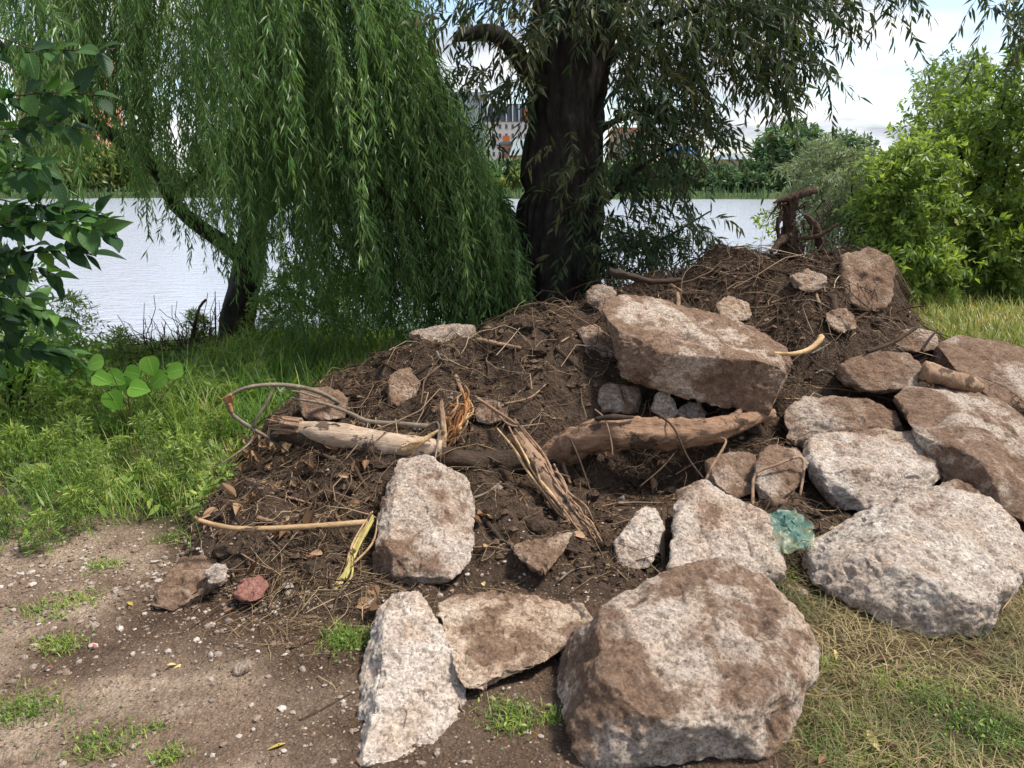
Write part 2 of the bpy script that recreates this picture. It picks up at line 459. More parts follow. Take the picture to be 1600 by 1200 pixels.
# ------------------------------------------------------------------ ground, mound, water
WATER_Z = -0.8
def shore(x):
    return 8.9 + 2.3 * np.logaddexp(0, (x - 3.7) * 1.6) / 1.6 + 0.25 * np.sin(x * 1.3) - 0.95 * sstep(-3.0, -3.7, x) + 0.004 * np.clip(-x - 6, 0, None)**2
def ground_h(x, y):
    x = np.asarray(x, float); y = np.asarray(y, float)
    P = np.stack([x, y, 0 * x], -1)
    h = 0.035 * fbm(P * 0.9, 3, 3) + 0.016 * fbm(P * 6, 3, 8) + 0.007 * fbm(P * 17, 3, 28)
    h = h - 0.10 * sstep(5.5, 8.6, y) * sstep(1.5, -0.5, x)
    s = y - shore(x)
    near = h * (1 - sstep(-0.3, 1.6, s)) + (-2.2) * sstep(-0.3, 1.9, s)
    far = -2.2 + sstep(84, 91, y + 2.5 * np.sin(x * 0.05) + 1.2 * np.sin(x * 0.21)) * 2.0 + sstep(88, 160, y) * 0.9 + sstep(150, 800, y) * 2.0
    return np.where(y > 60, far, near)

# control points of the heap's soil surface: photo pixel + distance
MC = [(300,850,3.2),(400,770,3.5),(480,700,3.9),(440,650,4.4),(530,598,4.6),(640,548,4.85),(760,522,4.95),(870,474,5.15),(930,500,5.0),
      (800,600,4.35),(900,615,4.15),(700,640,4.08),(600,660,4.0),(750,750,3.58),(900,775,3.6),(1000,745,3.86),(1000,850,3.12),(800,810,3.27),
      (760,905,2.95),(540,860,3.05),(450,905,2.85),(1100,740,3.84),(1110,560,4.75),(1010,445,5.45),(1070,420,5.55),(1130,385,5.75),(1200,400,5.65),
      (1300,395,5.65),(1375,405,5.5),(1200,450,5.15),(1300,480,4.95),(1250,560,4.6),(1425,525,5.0),(1350,688,4.15),(1240,830,3.2),(1600,640,4.4),
      (1150,690,3.95),(1050,650,4.15),(1450,770,3.75),(1600,860,3.3),(950,900,2.9),(620,930,2.76)]
mcp = [tuple(at(*p)) for p in MC]
mcp += [(x, 2.35, -0.12) for x in np.linspace(-2.2, 3.4, 9)] + [(-1.75, y, -0.14) for y in (2.8, 3.4, 4.0, 4.6, 5.2)]
mcp += [(x, 6.75, -0.15) for x in np.linspace(-1.5, 3.8, 7)] + [(4.3, y, -0.12) for y in (2.8, 3.6, 4.4, 5.2, 6.2)]
mcp += [(-1.0, 5.6, -0.1), (-0.2, 5.9, 0.05), (0.8, 6.1, 0.35), (1.8, 6.2, 0.75), (2.7, 6.15, 0.6), (3.0, 5.6, 0.30), (3.3, 5.2, 0.22), (3.5, 4.6, 0.25), (-1.5, 3.1, -0.06), (-1.25, 2.7, -0.05)]
mcp = np.array(mcp)
def _tk(r2): return 0.5 * r2 * np.log(r2 + 1e-9)
_d = ((mcp[:, None, :2] - mcp[None, :, :2])**2).sum(-1)
_A = np.zeros((len(mcp) + 3,) * 2); _n = len(mcp)
_A[:_n, :_n] = _tk(_d) + np.eye(_n) * 0.004
_A[:_n, _n] = 1; _A[:_n, _n + 1:] = mcp[:, :2]; _A[_n, :_n] = 1; _A[_n + 1:, :_n] = mcp[:, :2].T
_W = np.linalg.solve(_A, np.r_[mcp[:, 2], 0, 0, 0])
def mound_h(x, y, detail=True):
    x = np.asarray(x, float); y = np.asarray(y, float); sh = x.shape
    q = np.stack([x.ravel(), y.ravel()], -1)
    z = np.empty(len(q))
    for k in range(0, len(q), 40000):
        s = q[k:k + 40000]
        z[k:k + 40000] = _tk(((s[:, None] - mcp[None, :, :2])**2).sum(-1)) @ _W[:_n] + _W[_n] + s @ _W[_n + 1:]
    z = z.reshape(sh)
    out = (x < -1.85) | (x > 4.4) | (y < 2.3) | (y > 6.9)
    z = np.where(out, -0.2, z)
    if detail:
        P = np.stack([x, y, z], -1)
        amp = sstep(-0.1, 0.12, z)
        z = z + amp * (0.125 * fbm(P * 3.2, 4, 21, 0.55) + 0.045 * fbm(P * 12, 3, 5) - 0.035 * sstep(0.35, 0.0, cell(P * 5, 4)))
    return z
def surf_h(x, y):
    return np.maximum(ground_h(x, y), mound_h(x, y))
_ys = np.r_[np.arange(1.4, 7, 0.02), np.arange(7, 14, 0.05)]
def hit(u, v):
    """first point of the ground or heap seen at photo pixel (u, v)"""
    L = atv(np.full(len(_ys), float(u)), np.full(len(_ys), float(v)), _ys)
    b = np.nonzero(surf_h(L[:, 0], L[:, 1]) >= L[:, 2])[0]
    return L[b[0]] if len(b) else L[-1]

def axis(dense0, dense1, step, lo, hi, grow=1.22):
    a = list(np.arange(dense0, dense1, step)); s = step
    while a[-1] < hi: s *= grow; a.append(a[-1] + s)
    s = step; b = []
    x = dense0
    while x > lo: s *= grow; x -= s; b.append(x)
    return np.array(b[::-1] + a)
gx = axis(-3.0, 2.6, 0.034, -900, 900, 1.16)
gy = np.r_[axis(1.5, 5.0, 0.028, -8, 30, 1.06), np.array((40, 60, 75)), np.arange(82, 95, 0.8), np.geomspace(96, 2500, 24)]
GX, GY = np.meshgrid(gx, gy, indexing='ij')
GZ = ground_h(GX, GY)
Pn = np.stack([GX, GY, 0 * GX], -1)
nz = fbm(Pn * 1.3, 4, 31); nz2 = fbm(Pn * 5.5, 4, 41)
path = np.array((0.255, 0.182, 0.130)); pathl = np.array((0.36, 0.28, 0.21)); dark = np.array((0.105, 0.068, 0.045))
gsoil = np.array((0.075, 0.066, 0.032)); straw = np.array((0.125, 0.095, 0.05)); lawn = np.array((0.17, 0.17, 0.055))
C = path[None, None] + (pathl - path) * np.clip(0.5 + nz2 * 1.3, 0, 1)[..., None]
def blend(C, col, m): return C * (1 - m[..., None]) + col * m[..., None]
mh0 = mound_h(GX, GY, False)
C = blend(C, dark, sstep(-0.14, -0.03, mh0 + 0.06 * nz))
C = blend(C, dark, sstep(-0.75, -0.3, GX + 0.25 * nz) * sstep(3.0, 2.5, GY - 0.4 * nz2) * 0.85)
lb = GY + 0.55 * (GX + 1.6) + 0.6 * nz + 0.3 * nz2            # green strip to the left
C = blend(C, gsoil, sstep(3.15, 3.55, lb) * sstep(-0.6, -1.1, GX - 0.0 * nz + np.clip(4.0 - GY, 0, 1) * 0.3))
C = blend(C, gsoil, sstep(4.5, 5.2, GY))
C = blend(C, straw, sstep(0.62, 0.85, GX + 0.2 * nz2) * sstep(3.4, 3.0, GY))
C = blend(C, lawn, sstep(2.0, 3.0, GX) * sstep(5.5, 7.0, GY))
C = blend(C, np.array((0.07, 0.085, 0.03)), sstep(60, 85, GY))
C = np.clip(C * (1 + 0.25 * nz2[..., None]), 0.01, 1)
def ground_mat():
    b = NB('trodden_earth'); P = b.geo('Position')
    c = b.attr('col', out='Color')
    n = b.noise(P, 35, 6, 0.7)
    c = b.mix(1.0, c, b.ramp(n, [(0.25, (0.55, 0.52, 0.50)), (0.5, (1, 1, 1)), (0.75, (1.4, 1.38, 1.35))]), 'MULTIPLY')
    c = b.mix(1.0, c, b.ramp(b.noise(P, 150, 4, 0.75), [(0.3, (0.6, 0.58, 0.56)), (0.5, (1, 1, 1)), (0.7, (1.4, 1.4, 1.4))]), 'MULTIPLY')
    c = b.mix(1.0, c, b.ramp(b.noise(P, 3.5, 4, 0.6), [(0.35, (0.72, 0.68, 0.64)), (0.6, (1.1, 1.08, 1.06))]), 'MULTIPLY')
    v = b.voro(P, 75, out='Distance')
    c = b.mix(b.range(v, 0.12, 0.25, 0.28, 0), c, (0.42, 0.36, 0.31))
    h = b.math('ADD', b.noise(P, 80, 6, 0.75), b.math('MULTIPLY', v, -0.6))
    return b.done(b.bsdf(c, 0.95, b.bump(h, 1.0, 0.022), 0.12))
M_GROUND = ground_mat()
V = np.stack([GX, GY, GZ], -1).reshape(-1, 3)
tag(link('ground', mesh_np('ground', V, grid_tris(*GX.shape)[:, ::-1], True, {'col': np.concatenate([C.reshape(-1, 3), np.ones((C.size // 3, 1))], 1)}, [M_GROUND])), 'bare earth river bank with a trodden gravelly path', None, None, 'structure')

M_SOIL = soil_mat('heap_soil', (0.033, 0.022, 0.015), (0.072, 0.048, 0.033), (0.125, 0.087, 0.061), 1.6)
mx = np.arange(-1.9, 4.4, 0.0175); my = np.arange(2.3, 6.9, 0.0175)
MX, MY = np.meshgrid(mx, my, indexing='ij')
MZ = mound_h(MX, MY)
keep = MZ > ground_h(MX, MY) - 0.05
F = grid_tris(*MX.shape)[:, ::-1]
F = F[keep.ravel()[F].all(1)]
used = np.unique(F); rem = np.full(MX.size, -1); rem[used] = np.arange(len(used))
V = np.stack([MX, MY, MZ], -1).reshape(-1, 3)[used]
tag(obj('soil_heap', V, rem[F], M_SOIL), 'heap of dark crumbly soil holding the rubble', None, None, 'structure')

def water_mat():
    b = NB('river_water'); P = b.geo('Position')
    w1 = b.noise(b.map(P, scale=(1.0, 2.6, 1)), 1.6, 4, 0.6, 0.6)
    w2 = b.noise(b.map(P, scale=(1.0, 2.2, 1), rot=(0, 0, 0.2)), 5.5, 3, 0.6, 0.3)
    h = b.math('ADD', b.math('MULTIPLY', w1, 1.0), b.math('MULTIPLY', w2, 0.35))
    return b.done(b.bsdf((0.40, 0.43, 0.49), 0.12, b.bump(h, 0.35, 0.22), 0.5, IOR=1.33))
wx = np.array((-900, -60, -20, 0, 20, 60, 900.0)); wy = np.array((6.0, 15, 30, 60, 100.0))
WX, WY = np.meshgrid(wx, wy, indexing='ij')
tag(link('water', mesh_np('water', np.stack([WX, WY, 0 * WX + WATER_Z], -1).reshape(-1, 3), grid_tris(*WX.shape)[:, ::-1], True, None, [water_mat()])), 'pale rippled river water behind the trees', None, None, 'structure')

# ------------------------------------------------------------------ far buildings
def box_tris(x0, x1, y0, y1, z0, z1):
    V = np.array([(x, y, z) for x in (x0, x1) for y in (y0, y1) for z in (z0, z1)], float)
    Q = [(0, 1, 3, 2), (4, 6, 7, 5), (0, 4, 5, 1), (2, 3, 7, 6), (0, 2, 6, 4), (1, 5, 7, 3)]
    F = np.array([t for a, b, c, d in Q for t in ((a, b, c), (a, c, d))])
    return V, F
M_WHITE = plain('pale_render', (0.82, 0.70, 0.66), 0.8, 0.06, 0.3)
M_GREYR = plain('grey_cladding', (0.42, 0.45, 0.48), 0.7, 0.08, 0.3)
M_BRICKR = plain('red_brick_far', (0.55, 0.25, 0.17), 0.85, 0.12, 0.6)
M_TAN = plain('tan_wall', (0.45, 0.33, 0.24), 0.85, 0.1, 0.5)
M_ORANGE = plain('orange_panel', (0.75, 0.20, 0.05), 0.7, 0.1, 0.6)
M_DARKROOF = plain('dark_roof_sheet', (0.035, 0.042, 0.055), 0.5, 0.2, 0.6)
M_GREYROOF = plain('grey_roof_sheet', (0.20, 0.24, 0.25), 0.6, 0.1, 0.4)
M_BLUEROOF = plain('blue_roof_sheet', (0.08, 0.22, 0.62), 0.5, 0.1, 0.4)
M_PANE = plain('window_glass_far', (0.045, 0.055, 0.07), 0.15, 0.2, 0.4, 0.6)
def px_rect(u0, u1, v0, v1, d):
    a = at(u0, v1, d); c = at(u1, v0, d)
    return a[0], c[0], a[2], c[2]
def building(name, label, u0, u1, v0, v1, d, depth, wall, roof, roof_h, rows, cols, kind='flat', accents=()):
    x0, x1, z0, z1 = px_rect(u0, u1, v0, v1, d)
    z0 = float(ground_h(np.array(0.0), np.array(d + 5.0))) - 0.3
    t = empty(name, ((x0 + x1) / 2, d + depth / 2, z0), label, 'building')
    part('wall', *box_tris(x0, x1, d, d + depth, z0, z1), wall, t, False)
    if kind == 'gable':
        ov = 0.6
        V = np.array([(x0 - ov, d - ov, z1), (x1 + ov, d - ov, z1), (x1 + ov, d + depth + ov, z1), (x0 - ov, d + depth + ov, z1),
                      (x0 + ov, d + depth / 2, z1 + roof_h), (x1 - ov, d + depth / 2, z1 + roof_h)])
        F = np.array([(0, 1, 5), (0, 5, 4), (2, 3, 4), (2, 4, 5), (1, 2, 5), (3, 0, 4), (0, 2, 1), (0, 3, 2)])
    elif kind == 'mansard':
        i = roof_h * 0.3
        V = np.array([(x0 - .3, d - .3, z1), (x1 + .3, d - .3, z1), (x1 + .3, d + depth + .3, z1), (x0 - .3, d + depth + .3, z1),
                      (x0 + i, d + i, z1 + roof_h), (x1 - i, d + i, z1 + roof_h), (x1 - i, d + depth - i, z1 + roof_h), (x0 + i, d + depth - i, z1 + roof_h)])
        F = np.array([(0, 1, 5), (0, 5, 4), (1, 2, 6), (1, 6, 5), (2, 3, 7), (2, 7, 6), (3, 0, 4), (3, 4, 7), (4, 5, 6), (4, 6, 7), (0, 2, 1), (0, 3, 2)])
    else:
        V, F = box_tris(x0 - .3, x1 + .3, d - .3, d + depth + .3, z1, z1 + roof_h)
    rf = part('roof', V, F, roof, t, False)
    if kind == 'mansard':     # standing ribs of the dark roof
        n = max(6, cols)
        V, F = box_tris(-0.12, 0.12, -0.15, 0.0, 0, roof_h * 0.95)
        V[V[:, 2] > 0.1, 1] += roof_h * 0.28
        me = mesh_np('roof_rib', V, F, False, None, [M_GREYR])
        for k in range(n):
            o = link('roof_rib', me, rf); o.location = (x0 + (k + 0.5) * (x1 - x0) / n - ORG[t.name][0], d - 0.32 - ORG[t.name][1], z1 - ORG[t.name][2])
    if rows:
        cw, rh = (x1 - x0) / cols, (z1 - z0 - 1.0) / rows
        W, H = cw * 0.38, rh * 0.46
        V, F = box_tris(-W / 2, W / 2, -0.06, 0.05, 0, H); mep = mesh_np('window', V, F, False, None, [M_PANE])
        V, F = box_tris(-W / 2 - .12, W / 2 + .12, -0.16, 0.04, -0.14, -0.002); mes = mesh_np('window_sill', V, F, False, None, [M_GREYR])
        for r in range(rows):
            for c in range(cols):
                w = link('window', mep, t)
                w.location = (x0 + (c + .5) * cw - ORG[t.name][0], -depth / 2, 1.0 + (r + .25) * rh)
                s = link('window_sill', mes, w)
    for (a0, a1, b0, b1) in accents:
        ax0, ax1, az0, az1 = px_rect(a0, a1, b0, b1, d - 0.1)
        part('orange_panel', *box_tris(ax0, ax1, d - 0.35, d + 0.1, az0, az1), M_ORANGE, t, False)
    return t
building('apartment_building', 'white apartment block with black ribbed mansard roof between the two trees', 757, 915, 190, 250, 210, 22, M_WHITE, M_DARKROOF, 4.4, 6, 16, 'mansard', ((819, 829, 172, 190), (786, 796, 212, 230)))
building('tower_block', 'pale grey tower block at the edge of the weeping willow', 690, 761, 150, 250, 260, 18, M_GREYR, M_GREYR, 1.2, 9, 9)
building('brick_house', 'low red brick house with grey gable roof in front of the apartment block', 800, 870, 243, 262, 165, 12, M_BRICKR, M_GREYROOF, 3.4, 1, 6, 'gable')
building('brick_tower', 'narrow red brick building beside the grey gable roof', 784, 799, 226, 260, 172, 6, M_BRICKR, M_GREYROOF, 0.6, 3, 2)
building('tan_building', 'tan and red multi storey building behind the leaves of the dark tree', 962, 1008, 206, 262, 200, 16, M_TAN, M_BRICKR, 1.0, 5, 5)
building('blue_roofed_shed', 'long shed with bright blue roof on the far bank', 1058, 1092, 240, 258, 150, 12, M_WHITE, M_BLUEROOF, 1.5, 1, 4, 'gable')
building('tan_house', 'low tan house near the big far bank tree', 1132, 1170, 249, 266, 150, 10, M_TAN, M_GREYROOF, 1.2, 1, 4, 'gable')
building('red_building', 'reddish building glimpsed through leaves at the upper left', 40, 130, 80, 250, 230, 18, M_BRICKR, M_GREYROOF, 1.5, 8, 8)

# ------------------------------------------------------------------ trees and shrubs
M_BARK = wood_mat('backlit_willow_bark', [(0.3, (0.011, 0.009, 0.0075)), (0.5, (0.034, 0.029, 0.024)), (0.72, (0.082, 0.071, 0.06))], axis=(1, 1, 0.25), bump=0.9)  # bark colour darkened to stand in for the trunk being backlit
M_LIMB = wood_mat('willow_limb_bark', [(0.3, (0.010, 0.010, 0.007)), (0.7, (0.045, 0.038, 0.026))])
M_TWIG = plain('green_twig', (0.08, 0.09, 0.03), 0.7)
M_BTWIG = plain('brown_twig', (0.06, 0.045, 0.03), 0.8)
M_WILLOW = leaf_mat('willow_leaf', [(0.0, (0.0569, 0.1242, 0.0357)), (0.5, (0.0975, 0.1786, 0.0536)), (0.85, (0.1788, 0.2716, 0.0863)), (1.0, (0.3251, 0.4192, 0.1489))], 0.36)
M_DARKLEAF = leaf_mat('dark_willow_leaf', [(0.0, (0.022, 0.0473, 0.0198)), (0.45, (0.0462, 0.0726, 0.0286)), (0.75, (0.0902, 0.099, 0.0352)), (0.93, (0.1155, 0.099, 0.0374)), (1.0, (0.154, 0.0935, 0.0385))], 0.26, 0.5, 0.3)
M_BUSH = leaf_mat('bright_bush_leaf', [(0.0, (0.06, 0.108, 0.024)), (0.5, (0.162, 0.24, 0.048)), (1.0, (0.336, 0.414, 0.102))], 0.42, tint=(1.05, 1.05, 0.5))
M_SILVER = leaf_mat('silver_leaf', [(0.0, (0.10, 0.13, 0.075)), (0.6, (0.22, 0.25, 0.15)), (1.0, (0.38, 0.40, 0.28))], 0.3)
M_FARLEAF = leaf_mat('far_tree_leaf', [(0.0, (0.0364, 0.078, 0.0338)), (0.5, (0.078, 0.1365, 0.0585)), (1.0, (0.156, 0.221, 0.0975))], 0.3)
M_FARYEL = leaf_mat('far_yellowish_leaf', [(0.0, (0.07, 0.10, 0.025)), (0.5, (0.15, 0.18, 0.04)), (1.0, (0.26, 0.27, 0.07))], 0.3)
M_WEED = leaf_mat('weed_leaf', [(0.0, (0.07, 0.133, 0.028)), (0.5, (0.161, 0.245, 0.0504)), (1.0, (0.35, 0.42, 0.098))], 0.4, tint=(1.05, 1.05, 0.5))
M_GRASSD = leaf_mat('bank_green', [(0.0, (0.063, 0.14, 0.0266)), (0.6, (0.161, 0.28, 0.0532)), (0.9, (0.308, 0.406, 0.098)), (1.0, (0.504, 0.434, 0.196))], 0.4, tint=(1.05, 1.05, 0.5))  # bank grass and bush greens, albedo raised to stand in for sun on the bank
M_GRASSL = leaf_mat('lawn_grass', [(0.0, (0.08, 0.12, 0.024)), (0.45, (0.18, 0.225, 0.05)), (0.8, (0.31, 0.31, 0.095)), (1.0, (0.44, 0.37, 0.17))], 0.3, tint=(1.1, 1.0, 0.5))
M_STRAW = leaf_mat('dry_grass', [(0.0, (0.06, 0.08, 0.02)), (0.3, (0.12, 0.115, 0.04)), (0.65, (0.22, 0.17, 0.075)), (1.0, (0.40, 0.31, 0.16))], 0.2, 0.7, tint=(1, 1, .8))

def rdir(n, up=0.0):
    v = RNG.normal(size=(n, 3)); v[:, 2] += up
    return unit(v)

# weeping willow -----------------------------------------------------------
STRAND_RB = np.zeros(0)
wt = empty('weeping_willow', at(372, 520, 8.2), 'weeping willow with long drooping curtains of leaves over the water', 'tree')
base = at(372, 522, 8.2)
V, F = tube([base + (0, 0, -0.3), at(372, 500, 8.2), at(380, 455, 8.15), at(388, 405, 8.1), at(400, 340, 8.0), at(430, 240, 7.9), at(470, 120, 7.8), at(500, -20, 7.8), at(520, -250, 7.8)],
            [0.21, 0.16, 0.135, 0.125, 0.11, 0.11, 0.10, 0.09, 0.05], 90, 22, 0.22, 9, 3, ridges=0.15)
part('trunk', V, F, M_BARK, wt)
lim = [([(385, 410, 8.1), (350, 380, 8.0), (300, 345, 7.9), (268, 312, 7.8), (250, 275, 7.7), (205, 232, 7.5), (150, 195, 7.3), (100, 170, 7.1), (40, 120, 6.9), (-40, 20, 6.7)], (0.085, 0.07, 0.055, 0.045, 0.03)),
       ([(268, 312, 7.8), (290, 290, 7.7), (320, 262, 7.6), (340, 230, 7.5)], (0.018, 0.008)),
       ([(420, 270, 7.9), (500, 180, 7.4), (570, 110, 7.2), (640, 120, 7.0), (690, 200, 6.9)], (0.08, 0.06, 0.03, 0.012)),
       ([(450, 180, 7.8), (520, 60, 7.0), (550, -60, 6.5), (580, -60, 6.2), (610, 30, 6.1)], (0.07, 0.05, 0.03, 0.012)),
       ([(470, 120, 7.8), (420, -30, 7.0), (400, -130, 6.2), (380, -120, 5.6), (370, 0, 5.4)], (0.07, 0.05, 0.03, 0.012)),
       ([(470, 120, 7.8), (350, 0, 8.0), (230, -100, 8.2), (120, -90, 8.4), (60, 40, 8.5)], (0.07, 0.05, 0.03, 0.012)),
       ([(440, 210, 7.9), (550, 180, 8.3), (630, 200, 8.6), (690, 300, 8.7)], (0.06, 0.045, 0.02, 0.01)),
       ([(400, 350, 8.0), (470, 300, 8.2), (560, 270, 8.3), (640, 330, 8.4)], (0.05, 0.035, 0.015))]
for p, r in lim:
    V, F = tube([at(*q) for q in p], r, 40, 9, 0.18, 8, 5); part('limb', V, F, M_LIMB, wt)
SILU = ([-200, 590, 680, 725, 750, 778, 806, 822, 832], [-420, -300, -30, 50, 110, 185, 285, 385, 470])
ENDU = ([-200, 0, 90, 150, 230, 280, 330, 400, 470, 520, 640, 760, 830], [240, 235, 240, 215, 290, 330, 400, 425, 440, 470, 500, 500, 490])
LB, SB = Batch(), Batch()
def willow_strands(n, u0, u1, d0, d1, vmin=None, end_jit=45, lmin=0.5, lmax=1.7, span=(0, 0.9), bias=1.0, near=False):
    nc = max(4, n // 9); ci = RNG.integers(0, nc, n)
    u = np.clip(RNG.uniform(u0, u1, nc)[ci] + RNG.normal(0, 13, n), u0 - 15, u1); d = np.clip(RNG.uniform(d0, d1, nc)[ci] + RNG.normal(0, .10, n), d0 - .2, d1 + .2)
    global STRAND_RB
    STRAND_RB = np.clip(RNG.random(nc)[ci] * 0.75 + RNG.random(n) * 0.25, 0, 1)
    vs_, ve = np.interp(u, *SILU), np.interp(u, *ENDU) + RNG.normal(0, end_jit, n)
    if vmin is not None: vs_ = np.maximum(vs_, vmin)
    vt = vs_ + (ve - vs_ - 40) * (span[0] + (span[1] - span[0]) * RNG.random(n)**bias)
    T = atv(u, vt, d)
    L = np.clip((ve - vt) / FPX * d, lmin * 0.5, lmax) * RNG.uniform(0.75, 1.05, n)
    cen = at(450, 200, 7.8)
    out = T - cen; out[:, 2] = 0; out = unit(out) * 0.6 + unit(RNG.normal(size=(n, 3)) * (1, 1, 0)) * 0.5
    edge = sstep(600, 760, u)
    m = 9; s = np.linspace(0, 1, m)
    sway = RNG.normal(0, 0.05, (n, 1, 3)) * np.sin(s * 5 + RNG.random((n, 1)) * 6)[..., None]
    hor = out * (0.20 + 0.14 * edge)[:, None] * L[:, None] + np.array((1.0, 0, 0)) * (L * (0.20 * sstep(380, 560, u)))[:, None]
    # strands leave the bough sideways, then hang
    P = T[:, None] + hor[:, None] * ((1 - (1 - s)**2) - 0.75)[None, :, None] + np.array((0, 0, -1.0)) * (L[:, None] * s**1.15)[..., None] + sway
    return P, L
def strand_leaves(P, L, spacing=0.018, ll=0.09, lw=0.0135):
    n, m, _ = P.shape
    V, F = tubes_vec(P[:, ::2], np.linspace(0.0022, 0.0009, (m + 1) // 2)[None].repeat(n, 0)); SB.add(V, F, 0.4)
    cnt = np.maximum((L / spacing).astype(int), 6)
    idx = np.repeat(np.arange(n), cnt)
    s = RNG.random(len(idx)) * (m - 1.001)
    k = s.astype(int); f = (s - k)[:, None]
    Q = P[idx, k] * (1 - f) + P[idx, k + 1] * f
    tan = unit(P[idx, k + 1] - P[idx, k])
    side = unit(np.cross(tan, RNG.normal(size=(len(idx), 3))))
    D = unit(tan * 0.7 + side * RNG.uniform(0.35, 1.0, (len(idx), 1)) + np.array((0, 0, -0.2)))
    N = unit(np.cross(D, np.cross(side, D)) + RNG.normal(size=(len(idx), 3)) * 0.5)
    rb = STRAND_RB if len(STRAND_RB) == n else RNG.random(n)
    rn = np.clip(rb[idx] * 0.5 + RNG.random(len(idx)) * 0.5, 0, 1)
    add_leaves(LB, Q, D, N, ll * RNG.uniform(0.6, 1.2, len(idx)), lw * RNG.uniform(0.7, 1.25, len(idx)), rn, shape='dia', curl=0.2)
for args in ((780, 300, 822, 6.0, 7.2), (620, 320, 825, 7.2, 9.0), (330, 560, 824, 5.7, 6.4), (420, 60, 330, 6.2, 8.4), (120, -180, 60, 6.0, 8.0)):
    P, L = willow_strands(*args); strand_leaves(P, L)
P, L = willow_strands(70, 230, 560, 4.7, 5.6, end_jit=60, span=(0, 0.5)); P[:, :, 2] += 0.25; strand_leaves(P, L, 0.018, 0.09, 0.0125)
P, L = willow_strands(34, -60, 75, 3.6, 4.6, end_jit=30, span=(0.2, 0.7)); strand_leaves(P, L, 0.02, 0.085, 0.0115)
# low leafy sprays that close the skirt of the crown
n = 260; u = RNG.uniform(430, 815, n); v = RNG.uniform(400, 500, n); d = RNG.uniform(6.4, 8.4, n)
P0 = atv(u, v, d); s = np.linspace(0, 1, 9); dr = unit(RNG.normal(size=(n, 3)) * (1, .6, .2) + (0.2, -.2, -.8)); L = RNG.uniform(.3, .6, n)
strand_leaves(P0[:, None] + dr[:, None] * (L[:, None] * s)[..., None], L, 0.018)
part('crown', *LB.get()[:2], M_WILLOW, wt, False, LB.get()[2])
part('hanging_twigs', *SB.get()[:2], M_TWIG, wt, True, SB.get()[2])

# dark leafy tree in the middle ---------------------------------------------
dt = empty('dark_willow_tree', at(868, 500, 6.4), 'dark thick trunked tree with narrow leaves standing behind the heap', 'tree')
D0 = 6.4
cl = [(868, 520, 117), (868, 478, 112), (869, 430, 116), (869, 395, 112), (873, 360, 102), (878, 320, 95), (881, 270, 94), (884, 200, 100), (890, 120, 102), (898, 50, 108), (908, 0, 114), (920, -80, 116), (935, -200, 100), (950, -340, 80)]
V, F = tube([at(u, v, D0) for u, v, w in cl], [w * 0.5 * mpp(D0) for u, v, w in cl], 190, 90, 0.22, 10, 9, along=0.35, ridges=0.42)
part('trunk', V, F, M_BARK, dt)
lim = [([(872, 160, 6.35), (838, 128, 6.2), (818, 100, 6.1), (795, 68, 6.0), (765, 50, 5.95), (735, 53, 5.9), (711, 58, 5.85)], (0.10, 0.085, 0.07, 0.06, 0.05, 0.03)),
       ([(905, 60, 6.4), (980, -60, 6.2), (1080, -150, 6.0), (1200, -170, 5.9), (1330, -130, 5.9), (1450, -110, 5.9), (1570, -80, 5.9)], (0.14, 0.10, 0.07, 0.05, 0.03)),
       ([(915, 130, 6.4), (990, 60, 6.3), (1070, 20, 6.2), (1150, 10, 6.1), (1230, 60, 6.0)], (0.04, 0.03, 0.02, 0.01)),
       ([(910, 230, 6.4), (960, 190, 6.3), (1030, 170, 6.2), (1110, 190, 6.2)], (0.028, 0.018, 0.008)),
       ([(905, 345, 6.4), (950, 310, 6.3), (1000, 262, 6.2), (1060, 225, 6.1)], (0.03, 0.02, 0.008)),
       ([(900, 20, 6.4), (830, -60, 6.2), (760, -90, 6.1), (700, -60, 6.0)], (0.08, 0.05, 0.03)),
       ([(1080, -150, 6.0), (1160, -60, 5.9), (1220, 20, 5.9), (1260, 100, 5.9)], (0.04, 0.025, 0.01)),
       ([(908, 400, 6.4), (960, 390, 6.5), (1030, 375, 6.6), (1110, 330, 6.7)], (0.02, 0.012, 0.006))]
for p, r in lim:
    V, F = tube([at(*q) for q in p], r, 44, 12, 0.22, 8, 5, ridges=0.2); part('limb', V, F, M_BARK, dt)
LB, SB = Batch(), Batch()
REG = [(690, 860, -60, 40, 55, 5.7, 6.6), (770, 860, 40, 110, 20, 5.8, 6.5), (725, 850, 100, 145, 22, 5.8, 6.5), (755, 775, 195, 215, 3, 6.0, 6.4),
       (860, 955, -60, 60, 34, 5.75, 6.1), (850, 935, 150, 430, 26, 5.85, 6.1),
       (955, 1090, -60, 130, 210, 5.7, 7.2), (1090, 1215, -60, 80, 160, 5.6, 6.9), (950, 1120, 110, 225, 125, 5.7, 7.0), (1170, 1225, 80, 130, 34, 5.7, 6.4),
       (1215, 1290, -40, 20, 30, 5.7, 6.2), (1300, 1410, -50, 5, 20, 5.8, 6.1), (935, 1060, 220, 310, 50, 5.9, 6.8), (930, 1030, 320, 410, 46, 5.9, 6.9), (1050, 1110, 325, 385, 14, 6.0, 6.6),
       (1225, 1300, 85, 105, 6, 5.8, 6.0), (1250, 1270, 60, 80, 4, 5.8, 6.0), (1530, 1640, -60, 30, 34, 5.7, 6.1), (1560, 1640, 30, 75, 14, 5.7, 6.1),
       (720, 1500, -420, -60, 230, 5.6, 7.4)]
